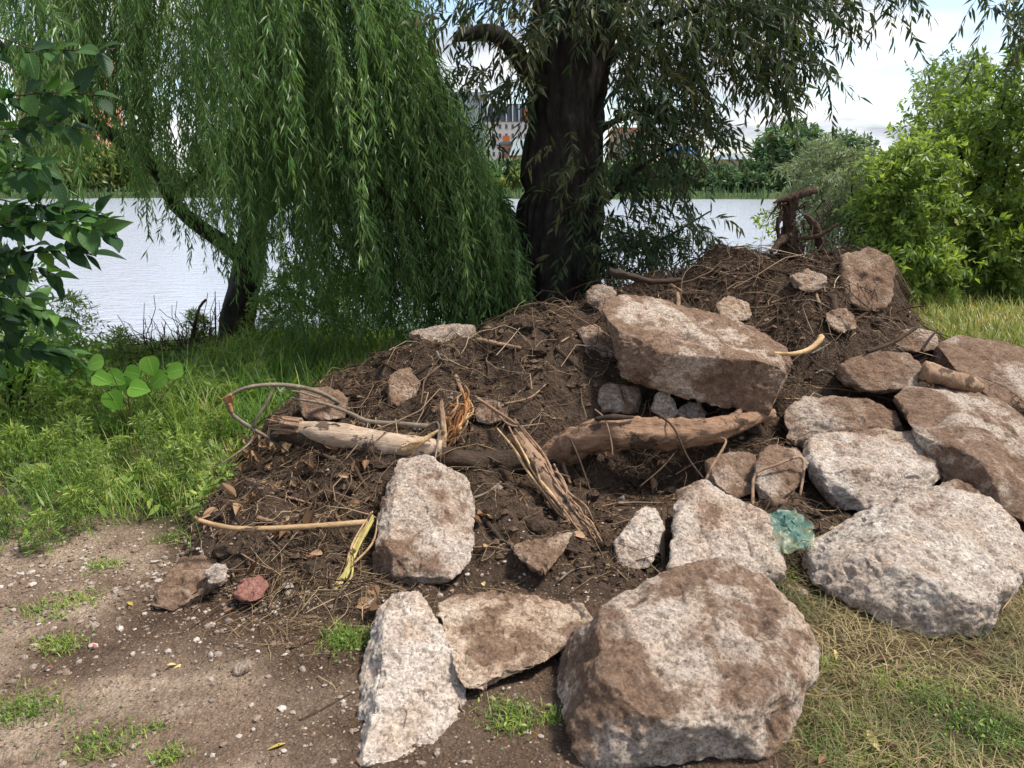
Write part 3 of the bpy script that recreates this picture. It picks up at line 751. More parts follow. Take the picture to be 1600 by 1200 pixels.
for (u0, u1, v0, v1, n, d0, d1) in REG:
    P0 = atv(RNG.uniform(u0, u1, n), RNG.uniform(v0, v1, n), RNG.uniform(d0, d1, n))
    tr = at(890, 0, 6.4); out = P0 - tr; out[:, 2] = 0
    dr = unit(unit(out) * 0.6 + RNG.normal(size=(n, 3)) * 0.45 + (0, 0, -0.25))
    twigs(LB, SB, P0, dr, RNG.uniform(0.22, 0.46, n), RNG.uniform(0.2, 0.7, n), 16, 0.096, 0.020, 0.75, 0.5, shape='lance', rad=0.002)
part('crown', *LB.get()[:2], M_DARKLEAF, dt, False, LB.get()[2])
part('twigs', *SB.get()[:2], M_BTWIG, dt, True, SB.get()[2])

def leafy(name, label, cat, base_uvd, blobs, ntw, tl, k, ll, lw, mat, trunk_r=0.05, up=0.3, droop=0.25, group=None, spread=0.8, hang=0.1, shell=0.45, stems=4, twigmat=None, bigleaf=False, hidetrunk=False):
    """shrub or tree: blobs are (u, v, d, ru, rv, rd) ellipsoids in photo pixels / metres of depth"""
    b0 = at(*base_uvd); b0[2] = float(surf_h(b0[0], b0[1])) - 0.05 if base_uvd[2] < 60 else float(ground_h(b0[0], b0[1])) - 0.1
    t = empty(name, b0, label, cat, group)
    LBx, SBx = Batch(), Batch()
    vol = np.array([b[3] * b[4] for b in blobs], float); vol /= vol.sum()
    sv, sf = Batch(), None
    for bl, f in zip(blobs, vol):
        n = max(3, int(ntw * f)); c = at(*bl[:3]); rad = np.array((bl[3] * mpp(bl[2]), bl[5], bl[4] * mpp(bl[2])))
        q = unit(RNG.normal(size=(n, 3))) * (shell + (1 - shell) * RNG.random((n, 1)))**0.6
        q = q * (1 + 0.22 * fbm(q * 2.2 + bl[0], 3, 7)[:, None])
        P0 = c + q * rad
        dr = unit(q * 0.8 + RNG.normal(size=(n, 3)) * 0.45 + (0, 0, up))
        lump = np.clip(0.5 + fbm(P0 / (rad.mean() * 0.5), 2, 3) * 0.9, 0, 1)
        twigs(LBx, SBx, P0 - dr * tl * 0.5, dr, RNG.uniform(0.7, 1.3, n) * tl, droop, k, ll, lw, spread, hang, m=3, rad=max(0.0015, ll * 0.02), shape='lance' if bigleaf else 'dia', rbase=lump)
        nst = max(1, int(stems * f + 0.5))
        for j in range(nst):
            e = c + RNG.normal(size=3) * rad * 0.35
            mid = (b0 + e) / 2 + RNG.normal(size=3) * rad * 0.12
            V, F = tube([b0 + RNG.normal(size=3) * (trunk_r, trunk_r, 0), mid, e], (trunk_r, trunk_r * .7, trunk_r * .2), 12, 7, 0.15); sv.add(V, F)
    part('trunk', *sv.get()[:2], M_LIMB, t)
    part('crown', *LBx.get()[:2], mat, t, False, LBx.get()[2])
    part('twigs', *SBx.get()[:2], twigmat or M_TWIG, t, True)
    return t
# right bank shrubs
leafy('maple_shrub', 'tall bright green leafy shrub at the right edge beyond the heap', 'shrub', (1540, 430, 11.5),
      [(1550, 290, 11.5, 105, 110, 1.4), (1560, 175, 11.5, 95, 95, 1.2), (1500, 370, 11.2, 100, 80, 1.2), (1610, 250, 11.3, 80, 160, 1.2), (1470, 180, 11.8, 40, 45, .5), (1600, 390, 10.8, 70, 60, 1.0)],
      1050, 0.5, 18, 0.115, 0.048, M_BUSH, 0.05, 0.35, 0.3, stems=10)
leafy('maple_shrub', 'lower bright green shrub between the silvery willow bush and the tall shrub', 'shrub', (1410, 425, 10.6),
      [(1410, 330, 10.6, 62, 95, .8), (1430, 250, 10.8, 45, 45, .6), (1385, 290, 10.6, 35, 50, .5), (1420, 400, 10.2, 70, 45, .7)],
      520, 0.42, 18, 0.10, 0.042, M_BUSH, 0.035, 0.35, 0.3, stems=6)
leafy('silver_willow_bush', 'silvery grey green willow bush behind the broken stump', 'bush', (1310, 420, 12.0),
      [(1315, 290, 12.0, 74, 72, 1.0), (1330, 350, 11.7, 78, 60, .9), (1290, 250, 12.2, 40, 38, .5)],
      560, 0.6, 26, 0.11, 0.02, M_SILVER, 0.04, 0.1, 0.5, stems=6, hang=0.3)
leafy('grey_leaved_tree', 'grey leaved tree top showing above the bright shrubs', 'tree', (1480, 400, 16),
      [(1480, 130, 16, 45, 42, .9), (1500, 190, 16, 55, 60, 1.0)], 260, 0.6, 16, 0.12, 0.04, M_SILVER, 0.07, 0.3, 0.2, stems=5, twigmat=M_BTWIG)
# sapling leaning over the heap's crest by the water
leafy('water_edge_sapling', 'small pale green sapling against the water left of the broken stump', 'sapling', (1195, 410, 7.5),
      [(1195, 355, 7.5, 16, 26, .12)], 14, 0.14, 7, 0.05, 0.022, M_BUSH, 0.006, 0.5, 0.2, stems=2)
leafy('bank_bush', 'low leafy bush under the dark tree at the crest of the heap', 'bush', (985, 440, 6.6),
      [(985, 400, 6.5, 60, 40, .35), (950, 425, 6.3, 30, 25, .25), (1050, 385, 6.7, 35, 25, .3)], 120, 0.3, 16, 0.08, 0.014, M_DARKLEAF, 0.012, 0.4, 0.3, stems=5, twigmat=M_BTWIG)
leafy('bank_bush', 'leafy bush on the bank to the right of the weeping willow trunk', 'bush', (470, 500, 8.4),
      [(480, 450, 8.4, 70, 50, .5), (560, 470, 8.2, 70, 40, .5), (440, 480, 8.3, 40, 25, .4)], 200, 0.35, 18, 0.07, 0.022, M_GRASSD, 0.012, 0.4, 0.3, stems=6)
leafy('bank_bush', 'dark leafy bush at the left edge below the broad leaved shrub', 'bush', (10, 640, 5.2),
      [(0, 520, 5.3, 70, 75, .5), (60, 560, 5.2, 65, 50, .4), (110, 590, 5.3, 45, 35, .35), (-40, 450, 5.5, 60, 70, .5)], 230, 0.28, 14, 0.065, 0.026, M_GRASSD, 0.012, 0.4, 0.3, stems=8)
# far bank
far = [('large round dark green tree on the far bank', M_FARLEAF, (1230, 298, 96), [(1232, 238, 96, 56, 44, 5), (1215, 270, 95, 62, 28, 5), (1255, 265, 96, 45, 35, 4)], 900),
       ('dark spreading tree beside the large far bank tree', M_FARLEAF, (1310, 298, 99), [(1320, 255, 99, 45, 42, 4), (1290, 275, 98, 40, 25, 4)], 500),
       ('low shrub row at the foot of the far bank tree', M_FARLEAF, (1150, 300, 92), [(1150, 285, 92, 40, 14, 2), (1185, 288, 92, 25, 10, 2)], 220),
       ('rounded green bush under the blue roofed shed', M_FARLEAF, (1075, 300, 100), [(1075, 270, 100, 50, 22, 3), (1110, 275, 100, 30, 16, 3)], 320),
       ('green bush below the tan far building', M_FARLEAF, (990, 300, 100), [(990, 272, 100, 55, 24, 3)], 280),
       ('yellow green bush on the far bank between the two trees', M_FARYEL, (815, 302, 95), [(825, 287, 95, 34, 18, 2.5), (800, 292, 95, 22, 12, 2)], 260),
       ('dark green bush in front of the red brick house', M_FARLEAF, (820, 285, 120), [(822, 262, 120, 34, 14, 3), (790, 266, 121, 25, 12, 3)], 220),
       ('yellowish tree across the water at the upper left', M_FARYEL, (130, 305, 96), [(110, 240, 96, 40, 45, 4), (140, 265, 95, 45, 35, 4), (95, 280, 95, 40, 22, 3)], 520),
       ('pale green tree across the water behind the willow limb', M_FARYEL, (210, 305, 98), [(205, 255, 98, 45, 40, 4), (235, 285, 97, 45, 20, 3)], 420),
       ('dark green tree at the left end of the far bank', M_FARLEAF, (30, 305, 97), [(30, 245, 97, 55, 52, 5), (-40, 250, 98, 60, 50, 5)], 480),
       ('tall far bank tree hidden behind the weeping willow', M_FARLEAF, (380, 305, 100), [(380, 245, 100, 70, 50, 5), (310, 275, 99, 60, 30, 4), (470, 265, 100, 70, 38, 4)], 500),
       ('far bank tree between willow curtain and yellow bush', M_FARLEAF, (640, 305, 100), [(640, 262, 100, 80, 38, 4), (730, 275, 99, 60, 25, 4)], 400)]
for lab, m, b, bl, n in far:
    leafy('far_bank_tree' if 'tree' in lab.split(' at ')[0].split(' behind ')[0] and 'shrub' not in lab and 'bush' not in lab else 'far_bank_bush', lab, 'tree' if 'bush' not in lab and 'shrub' not in lab else 'bush', b, bl, n, 1.3, 9, 0.75, 0.36, m, 0.16, 0.3, 0.1, 'trees and bushes along the far bank', stems=4, twigmat=M_BTWIG, shell=0.2)
# reeds along the far water edge
n = 3600; x = RNG.uniform(-95, 75, n); y = 86.2 - 2.5 * np.sin(x * 0.05) - 1.2 * np.sin(x * 0.21) + RNG.uniform(0.2, 3.2, n)
B = Batch(); P = np.stack([x, y, np.maximum(ground_h(x, y), -0.85)], -1)
add_leaves(B, P, rdir(n, 7), rdir(n) * (1, 1, .1), RNG.uniform(0.6, 1.5, n), 0.16, shape='dia', curl=0.05)
tag(obj('reeds', *B.get()[:2], M_FARLEAF, attrs=B.get()[2], smooth=False), 'fringe of reeds along the far waterline', 'reeds', None, 'stuff')

# ------------------------------------------------------------------ labels by landmark
LAND = [(1100, 550, 'the jutting slab'), (1060, 675, 'the reddish log'), (560, 690, 'the peeled log'), (665, 815, 'the leaning pale slab'), (880, 790, 'the splintered branch'), (995, 840, 'the pointed pale chunk'), (1135, 830, 'the squarish chunk'), (1360, 735, 'the rectangular block'),
        (1500, 690, 'the long tan boulder'), (1370, 580, 'the dark dirty rock'), (1240, 345, 'the broken stump'), (1355, 435, 'the grey crest chunk'), (870, 450, 'the thick trunk'), (715, 650, 'the orange torn wood'), (430, 620, 'the bent grey branch'), (440, 822, 'the bare tan stick'), (540, 880, 'the stalk bundle'),
        (840, 870, 'the triangular chunk'), (690, 520, 'the grey mossy slab'), (630, 605, 'the pale upright stone'), (1300, 500, 'the hanging pale root'), (290, 905, 'the brown foot boulder'), (390, 920, 'the small brick fragment'), (1010, 432, 'the weathered log piece'), (930, 540, 'the narrow pale stone'),
        (1235, 825, 'the plastic bag'), (205, 590, 'the round leaved plant'), (375, 490, 'the willow trunk'), (800, 1000, 'the flat tan slab'), (1480, 590, 'the tan log stub'), (90, 360, 'the broad leaved shrub'), (1410, 400, 'the lower bright shrub'), (1540, 380, 'the tall bright shrub')]
USED = set()
def proj(P):
    x, y, z = P; z = z - CAM_H
    f = y * CP - z * SP; up = y * SP + z * CP
    return 800 + FPX * x / f, 600 - FPX * up / f
def where(what, u, v, fallback):
    """label that names the nearest landmark whose phrase is still free"""
    for lu, lv, ph in sorted(LAND, key=lambda q: (q[0] - u)**2 + (q[1] - v)**2)[:5]:
        du, dv = u - lu, v - lv
        dr = ('right of' if du > 0 else 'left of') if abs(du) > abs(dv) else ('below' if dv > 0 else 'above')
        far_ = math.hypot(du, dv)
        lab = '%s %s%s %s' % (what, 'close ' if far_ < 55 else ('well ' if far_ > 130 else ''), dr, ph)
        if lab not in USED:
            USED.add(lab); return lab
    return fallback

# ------------------------------------------------------------------ broken concrete and stones
_ico = {}
def ico(n):
    if n == 0:
        return np.array([(1, 0, 0), (-1, 0, 0), (0, 1, 0), (0, -1, 0), (0, 0, 1), (0, 0, -1.0)]), np.array([(0, 2, 4), (2, 1, 4), (1, 3, 4), (3, 0, 4), (2, 0, 5), (1, 2, 5), (3, 1, 5), (0, 3, 5)])
    if n not in _ico:
        bm = bmesh.new(); bmesh.ops.create_icosphere(bm, subdivisions=n, radius=1.0)
        _ico[n] = (np.array([v.co[:] for v in bm.verts]), np.array([[v.index for v in f.verts] for f in bm.faces])); bm.free()
    return _ico[n]
def vnormals(V, F):
    fn = np.cross(V[F[:, 1]] - V[F[:, 0]], V[F[:, 2]] - V[F[:, 0]])
    N = np.zeros_like(V)
    for k in range(3): np.add.at(N, F[:, k], fn)
    return unit(N)
M_ROCK = rock_mat()
M_BRICK = soil_mat('brick_red', (0.17, 0.075, 0.055), (0.28, 0.13, 0.10), (0.36, 0.20, 0.16))
rock_seed = [0]
def hull_shape(P, sub, p):
    bm = bmesh.new()
    for q in P: bm.verts.new(tuple(q))
    r = bmesh.ops.convex_hull(bm, input=bm.verts)
    dead = [g for g in r['geom_interior'] + r['geom_unused'] if isinstance(g, bmesh.types.BMVert)]
    bmesh.ops.delete(bm, geom=list(set(dead)), context='VERTS')
    bmesh.ops.recalc_face_normals(bm, faces=bm.faces)
    lo, hi = P.min(0), P.max(0); c = np.mean([v.co[:] for v in bm.verts], 0); c = 0.5 * c + 0.25 * (lo + hi)
    ext = (hi - lo) / 2
    pn, pd = [], []
    for f in bm.faces:
        n = np.array(f.normal[:]); q = np.array(f.verts[0].co[:]) - c
        nn = n * ext; ln = np.linalg.norm(nn)
        if ln < 1e-9: continue
        pn.append(nn / ln); pd.append(max(n @ q / ln, 0.03))
    bm.free()
    pn, pd = np.array(pn), np.array(pd)
    # merge nearly parallel planes so that the soft minimum keeps its size
    keep = []
    for i in np.argsort(pd):
        if all(pn[i] @ pn[j] < 0.985 for j in keep): keep.append(i)
    pn, pd = pn[keep], pd[keep]
    D, F = ico(sub)
    g = np.maximum(D @ pn.T / pd, 0)
    t = (g**p).sum(1)**(-1.0 / p)
    return c + D * t[:, None] * ext, F, ext
def rock(label, pts, thick=0.25, dirt=0.4, tone=1.0, sub=6, p=26, lump=0.035, grit=1.0, name='concrete_chunk', cat='rubble', group='broken concrete chunks in the heap', mat=None, extra=()):
    rock_seed[0] += 1; sd = rock_seed[0] * 7
    pts = np.array(pts, float); cu, cv = pts[:, 0].mean(), pts[:, 1].mean()
    P = [at(*q) for q in pts] + [at(cu + 0.84 * (q[0] - cu), cv + 0.84 * (q[1] - cv), q[2] + thick) for q in pts] + [np.array(e, float) for e in extra]
    P = np.array(P); dirt = dirt if dirt < 0.3 else dirt + 0.03
    c = P.mean(0); P = c + (P - c) * 1.075
    V, F, ext = hull_shape(P, sub, p * 3.2)
    s = float(np.sort(ext)[1]) * 2
    N = vnormals(V, F)
    # facets: chop a few random chips off, then lumps, chipped edges, pits and aggregate
    rr = np.random.default_rng(sd)
    cc = V.mean(0)
    for k in range(16):
        n = unit(rr.normal(size=3)); h = (V - cc) @ n
        lim_ = h.max() * rr.uniform(0.84, 0.97)
        over = np.clip(h - lim_, 0, None); V = V - n * (over * 0.96)[:, None]
    N = vnormals(V, F)
    q = V / s
    disp = s * lump * (fbm(q * 2.3 + sd, 4, sd, 0.55) + 0.5 * (0.5 - np.abs(fbm(q * 5.0 + sd, 3, sd + 3)) * 2) * 0.6)
    disp += -s * 0.022 * sstep(0.42, 0.1, cell(q * 4.5, sd)) - s * 0.02 * sstep(0.05, 0.4, fbm(q * 3.1 + 9, 3, sd + 6)) 
    disp += grit * (0.0075 * fbm(V * 32, 3, sd + 1, 0.6) + 0.008 * (0.45 - cell(V * 38, sd + 2)) + 0.008 * (0.45 - cell(V * 19, sd + 4)))
    disp += grit * -0.010 * sstep(0.36, 0.55, vnoise(V * 24, sd + 8))
    V = V + N * disp[:, None]
    o = obj(name, V, F, mat or M_ROCK)
    o['dirt'] = float(dirt); o['tone'] = float(tone)
    return tag(o, label, cat, group)

rock('largest brown stained boulder in the foreground with white patches', [(900,1200,1.87),(1050,1228,1.84),(1175,1205,1.88),(878,1100,1.95),(990,1092,1.90),(1100,1112,1.89),(1200,1090,1.98),(888,1020,2.1),(932,960,2.25),(985,920,2.36),(1060,898,2.43),(1130,884,2.46),(1195,906,2.42),(1245,960,2.3),(1268,1020,2.2),(1252,1100,2.05)],
     0.28, 0.40, 1.08, 7, 18, 0.035, extra=[(0.2, 2.5, -0.05), (0.72, 2.5, -0.05), (0.45, 2.65, -0.03)])
rock('bright white wedge shaped chunk standing at the bottom edge', [(625,932,2.55),(650,928,2.56),(672,958,2.5),(702,1005,2.38),(727,1055,2.25),(724,1105,2.12),(700,1150,2.0),(678,1190,1.92),(640,1202,1.88),(572,1204,1.86),(550,1200,1.93),(558,1120,2.12),(570,1040,2.32),(585,985,2.46),(602,945,2.55),(604,960,2.46),(590,1090,2.08)],
     0.10, 0.14, 1.28, 7, 30, 0.02, extra=[(-0.33, 1.98, -0.04), (-0.12, 2.0, -0.04), (-0.25, 2.5, -0.03)])
rock('flat tan slab lying between the white wedge and the big boulder', [(682,934,2.68),(760,926,2.72),(830,936,2.7),(905,945,2.66),(923,965,2.6),(897,1003,2.42),(845,1030,2.32),(800,1058,2.22),(737,1090,2.13),(722,1070,2.16),(700,1020,2.32),(685,965,2.52)],
     0.055, 0.34, 1.05, 7, 40, 0.012)
rock('tall pale slab leaning on the heap below the peeled log', [(625,718,3.45),(655,712,3.48),(692,724,3.45),(724,745,3.4),(739,790,3.25),(737,840,3.08),(727,880,2.95),(700,902,2.86),(660,914,2.83),(620,914,2.84),(590,906,2.88),(585,870,2.93),(595,810,3.12),(605,765,3.3),(600,866,2.88),(660,880,2.84)],
     0.20, 0.34, 1.1, 7, 34, 0.02)
rock('small half buried triangular chunk right of the leaning slab', [(798,852,3.02),(860,845,3.05),(893,832,3.10),(886,852,3.00),(870,872,2.92),(850,900,2.82),(828,890,2.86),(805,866,2.95)], 0.10, 0.42, 0.9, 6, 30, 0.02)
rock('small pointed pale chunk in the soil left of the squarish one', [(1010,787,3.2),(1028,800,3.18),(1037,830,3.1),(1031,860,3.03),(1012,884,2.97),(985,890,2.96),(957,870,3.0),(960,850,3.05),(985,820,3.12)], 0.14, 0.26, 1.2, 6, 24, 0.03)
rock('squarish pale chunk behind the big boulder beside the plastic bag', [(1058,770,3.22),(1100,757,3.26),(1130,772,3.24),(1165,788,3.2),(1205,808,3.12),(1224,826,3.06),(1217,870,2.9),(1220,908,2.82),(1180,918,2.78),(1060,908,2.8),(1053,850,2.95)], 0.28, 0.26, 1.1, 6, 24, 0.03)
rock('big whitish grey chunk at the right edge on the dry grass', [(1260,882,2.92),(1290,845,3.0),(1345,808,3.08),(1400,774,3.14),(1470,766,3.16),(1540,783,3.12),(1582,815,3.02),(1602,850,2.9),(1598,890,2.76),(1563,945,2.6),(1536,988,2.5),(1470,990,2.5),(1390,972,2.56),(1320,942,2.66),(1262,906,2.82),(1340,880,2.76),(1400,888,2.66),(1462,908,2.57),(1528,948,2.48)],
     0.22, 0.14, 1.15, 7, 22, 0.03)
rock('pale rectangular block in the middle of the right hand rubble', [(1264,690,3.8),(1285,681,3.9),(1370,673,3.95),(1447,674,3.93),(1462,700,3.8),(1464,745,3.55),(1440,768,3.48),(1380,792,3.42),(1320,798,3.42),(1280,772,3.5),(1263,720,3.68),(1290,735,3.52),(1455,728,3.56)], 0.22, 0.24, 1.15, 6, 30, 0.025)
rock('long tan boulder sloping out of the right edge', [(1400,620,4.15),(1425,605,4.25),(1500,610,4.25),(1552,625,4.2),(1605,660,4.0),(1660,690,3.9),(1660,820,3.3),(1600,812,3.28),(1560,795,3.3),(1520,768,3.36),(1470,760,3.4),(1455,735,3.5),(1450,692,3.72),(1418,665,3.95),(1520,712,3.5),(1600,752,3.38)], 0.32, 0.45, 1.0, 6, 22, 0.03)
rock('dark grey brown boulder at the right edge behind the long tan one', [(1452,545,4.75),(1500,528,4.9),(1540,532,4.9),(1600,545,4.85),(1680,565,4.7),(1680,690,4.3),(1600,662,4.3),(1560,632,4.35),(1520,612,4.4),(1482,592,4.5),(1450,565,4.65)], 0.35, 0.50, 0.75, 5, 22, 0.035)
rock('dark dirt covered rock beside the short tan log stub', [(1303,582,4.35),(1330,560,4.45),(1370,549,4.5),(1415,552,4.48),(1440,566,4.42),(1440,595,4.3),(1420,609,4.26),(1370,615,4.25),(1320,607,4.28)], 0.25, 0.52, 0.72, 5, 20, 0.035)
rock('brown dirty rock behind the pale rectangular block', [(1228,642,4.1),(1260,621,4.2),(1340,619,4.22),(1390,638,4.15),(1412,672,4.0),(1385,692,3.96),(1300,694,3.95),(1238,700,3.96)], 0.3, 0.50, 0.78, 6, 20, 0.035)
rock('largest flat slab jutting out over the reddish log', [(950,488,4.5),(963,466,4.72),(1010,463,4.8),(1060,478,4.8),(1130,497,4.76),(1215,537,4.6),(1243,562,4.35),(972,528,4.15),(1002,548,4.04),(1100,556,4.0),(1170,560,3.98),(1242,578,4.03),(983,592,4.1),(1080,612,4.06),(1190,645,4.0),(1240,638,4.06)],
     0.12, 0.50, 1.0, 7, 30, 0.022)
rock('rounded grey chunk on the crest at the right end of the heap', [(1318,398,5.27),(1360,388,5.37),(1390,405,5.32),(1400,430,5.22),(1394,465,5.10),(1375,487,5.02),(1330,482,5.02),(1313,440,5.12)], 0.3, 0.40, 0.4, 5, 18, 0.05)
rock('small pale stone lying above the jutting slab', [(1118,476,4.90),(1140,461,4.95),(1168,474,4.93),(1174,495,4.85),(1155,505,4.81),(1130,499,4.82)], 0.15, 0.34, 0.75, 5, 18, 0.04)
rock('small pale stone near the crest below the broken stump', [(1235,432,5.09),(1262,422,5.14),(1288,432,5.10),(1290,452,5.02),(1262,458,5.00),(1240,450,5.04)], 0.15, 0.34, 0.65, 5, 18, 0.04)
rock('small dark stone at the foot of the thick trunk', [(915,458,5.1),(935,443,5.15),(962,452,5.12),(958,475,5.05),(938,485,5.02),(918,476,5.05)], 0.18, 0.36, 0.62, 5, 18, 0.04)
rock('narrow pale stone just left of the jutting slab', [(900,514,4.75),(930,507,4.8),(955,528,4.72),(964,560,4.6),(948,573,4.55),(918,556,4.62)], 0.15, 0.34, 0.8, 5, 18, 0.04)
rock('small white triangular stone wedged under the jutting slab', [(1042,602,4.12),(1050,620,4.1),(1062,655,4.05),(1035,655,4.04),(1016,640,4.06),(1025,618,4.1)], 0.08, 0.16, 1.0, 5, 20, 0.03)
rock('rounded grey stone wedged under the jutting slab', [(1058,640,4.1),(1070,627,4.14),(1090,628,4.14),(1103,645,4.1),(1098,660,4.06),(1065,660,4.06)], 0.1, 0.28, 0.8, 5, 16, 0.03)
rock('brown half buried block at the left end of the reddish log', [(932,612,4.2),(950,598,4.25),(998,604,4.24),(1005,625,4.18),(1000,645,4.1),(940,645,4.1)], 0.2, 0.50, 0.75, 5, 22, 0.03)
rock('dirty chunk with a bent pale stick on it', [(1183,716,3.62),(1205,696,3.7),(1240,696,3.7),(1258,715,3.62),(1250,750,3.48),(1232,787,3.34),(1195,792,3.32),(1178,770,3.4)], 0.2, 0.38, 0.82, 5, 20, 0.04)
rock('brown stone between the squarish chunk and the reddish log', [(1102,722,3.7),(1140,706,3.75),(1182,710,3.74),(1188,770,3.5),(1140,778,3.46),(1106,752,3.55)], 0.2, 0.46, 0.7, 5, 20, 0.04)
rock('brown flat stone above the splintered end of the peeled log', [(472,610,4.15),(520,604,4.20),(547,622,4.15),(542,652,4.03),(482,658,4.00),(466,640,4.05)], 0.14, 0.46, 0.75, 5, 26, 0.025)
rock('pale upright stone half buried in the left slope', [(608,588,4.26),(640,574,4.34),(657,600,4.28),(642,632,4.14),(604,642,4.10)], 0.12, 0.44, 0.6, 5, 20, 0.04)
rock('grey mossy slab behind the crest on the left', [(640,520,5.20),(690,508,5.27),(738,507,5.27),(745,530,5.15),(700,545,5.07),(648,542,5.09)], 0.2, 0.36, 0.6, 5, 24, 0.03)
rock('small pinkish round stone beside the orange splinters', [(742,640,4.01),(765,625,4.06),(790,632,4.04),(792,655,3.96),(765,664,3.92),(745,657,3.94)], 0.1, 0.44, 0.65, 5, 16, 0.04)
rock('brown boulder at the left foot of the heap', [(238,942,2.72),(250,912,2.82),(285,872,2.98),(318,866,3.0),(345,880,2.96),(352,908,2.86),(320,934,2.76),(285,955,2.68)], 0.16, 0.48, 0.8, 6, 16, 0.045)
rock('small whitish stone leaning on the brown boulder', [(318,893,2.82),(338,880,2.86),(356,890,2.84),(352,908,2.78),(330,914,2.76)], 0.06, 0.2, 0.95, 5, 18, 0.04)
rock('small grey chunk behind the big whitish one', [(1465,758,3.42),(1490,750,3.46),(1540,765,3.4),(1558,790,3.3),(1550,806,3.25),(1480,800,3.26)], 0.15, 0.34, 0.8, 5, 20, 0.04)
rock('crumbly grey chunk among the roots below the crest stone', [(1290,490,4.79),(1312,480,4.84),(1332,490,4.81),(1338,512,4.74),(1312,522,4.69),(1294,512,4.72)], 0.14, 0.40, 0.6, 5, 18, 0.05)
rock('low brown slab behind the right rubble near the grass', [(1395,522,4.95),(1430,512,5.00),(1462,522,4.95),(1465,545,4.85),(1420,552,4.80),(1396,545,4.85)], 0.2, 0.46, 0.7, 5, 22, 0.04)
rock('small reddish brick fragment right of the brown boulder', [(362,930,2.72),(375,908,2.78),(405,900,2.8),(420,912,2.77),(412,932,2.7),(385,942,2.68)], 0.06, 0.1, 0.9, 5, 26, 0.02, name='brick_fragment', group=None, mat=M_BRICK)
rock('reddish brick fragment on the slope under the bare branch', [(470,868,2.98),(492,852,3.03),(516,850,3.03),(518,862,3.0),(498,876,2.95)], 0.05, 0.1, 0.9, 5, 26, 0.02, name='brick_fragment', group=None, mat=M_BRICK)

# ------------------------------------------------------------------ logs, branches and sticks
M_PEELED = wood_mat('peeled_wood', [(0.25, (0.20, 0.12, 0.075)), (0.45, (0.42, 0.30, 0.21)), (0.7, (0.58, 0.46, 0.34))], axis=(0.15, 1, 1), soil=0.25, bump=0.5)
M_REDLOG = wood_mat('reddish_log', [(0.28, (0.10, 0.06, 0.038)), (0.5, (0.31, 0.185, 0.115)), (0.75, (0.46, 0.30, 0.195))], axis=(0.2, 1, 1), soil=0.2, bump=0.8)
M_LOGBARK = wood_mat('log_bark', [(0.3, (0.022, 0.015, 0.011)), (0.7, (0.10, 0.068, 0.046))], axis=(0.2, 1, 1), soil=0.3, bump=0.9)
M_SPLINT = wood_mat('splintered_wood', [(0.25, (0.13, 0.075, 0.045)), (0.5, (0.30, 0.19, 0.12)), (0.75, (0.44, 0.31, 0.20))], axis=(0.6, 0.3, 0.3), soil=0.15, bump=0.8)
M_FRESH = wood_mat('fresh_torn_wood', [(0.3, (0.40, 0.24, 0.12)), (0.55, (0.62, 0.42, 0.22)), (0.8, (0.74, 0.58, 0.36))], bump=0.5)
M_ORANGEW = wood_mat('orange_torn_wood', [(0.3, (0.26, 0.11, 0.045)), (0.55, (0.46, 0.22, 0.09)), (0.8, (0.62, 0.38, 0.19))], bump=0.5)
M_BRANCH = wood_mat('grey_branch_bark', [(0.3, (0.11, 0.09, 0.068)), (0.6, (0.25, 0.20, 0.15)), (0.8, (0.34, 0.28, 0.215))], bump=0.4)
M_TANSTICK = wood_mat('tan_stick', [(0.3, (0.27, 0.165, 0.085)), (0.6, (0.46, 0.31, 0.17)), (0.8, (0.56, 0.42, 0.26))], axis=(0.2, 1, 1), soil=0.2, bump=0.3)
M_ROOT = wood_mat('root_bark', [(0.3, (0.045, 0.028, 0.019)), (0.6, (0.11, 0.07, 0.045)), (0.8, (0.17, 0.115, 0.078))], soil=0.3, bump=0.6)
M_STALK = plain('yellow_green_stalk', (0.36, 0.31, 0.10), 0.7, 0.3, 20)

lg = empty('peeled_log', at(560, 690, 3.75), 'pale peeled log with a torn left end lying across the left of the heap', 'log')
pl = [(462, 668, 3.80), (520, 680, 3.77), (590, 692, 3.74), (650, 700, 3.72), (690, 704, 3.72)]
V, F = tube([at(*q) for q in pl], [0.030, 0.062, 0.068, 0.066, 0.064, 0.062, 0.05], 60, 28, 0.14, 7, 4); part('wood', V, F, M_PEELED, lg)
V, F = tube([at(u, v + 11, d + 0.012) for u, v, d in [(425, 672, 3.84)] + pl + [(760, 714, 3.74), (840, 706, 3.80)]], [0.02, 0.058, 0.066, 0.064, 0.062, 0.055, 0.06, 0.05], 80, 24, 0.22, 8, 6, ridges=0.2); part('bark', V, F, M_LOGBARK, lg)
sb = Batch()
for k in range(26):
    a = RNG.uniform(0, 6.28); rr = RNG.uniform(0.01, 0.055); c = at(470, 670, 3.80) + np.array((0.0, math.cos(a) * rr, math.sin(a) * rr))
    V, F = tube([c, c + (-0.06, 0, 0.01), c + np.array((-RNG.uniform(.08, .17), RNG.normal(0, .012), RNG.normal(0.015, .02)))], (0.011, 0.008, 0.002), 7, 5); sb.add(V, F)
part('torn_end', *sb.get()[:2], M_SPLINT, lg)

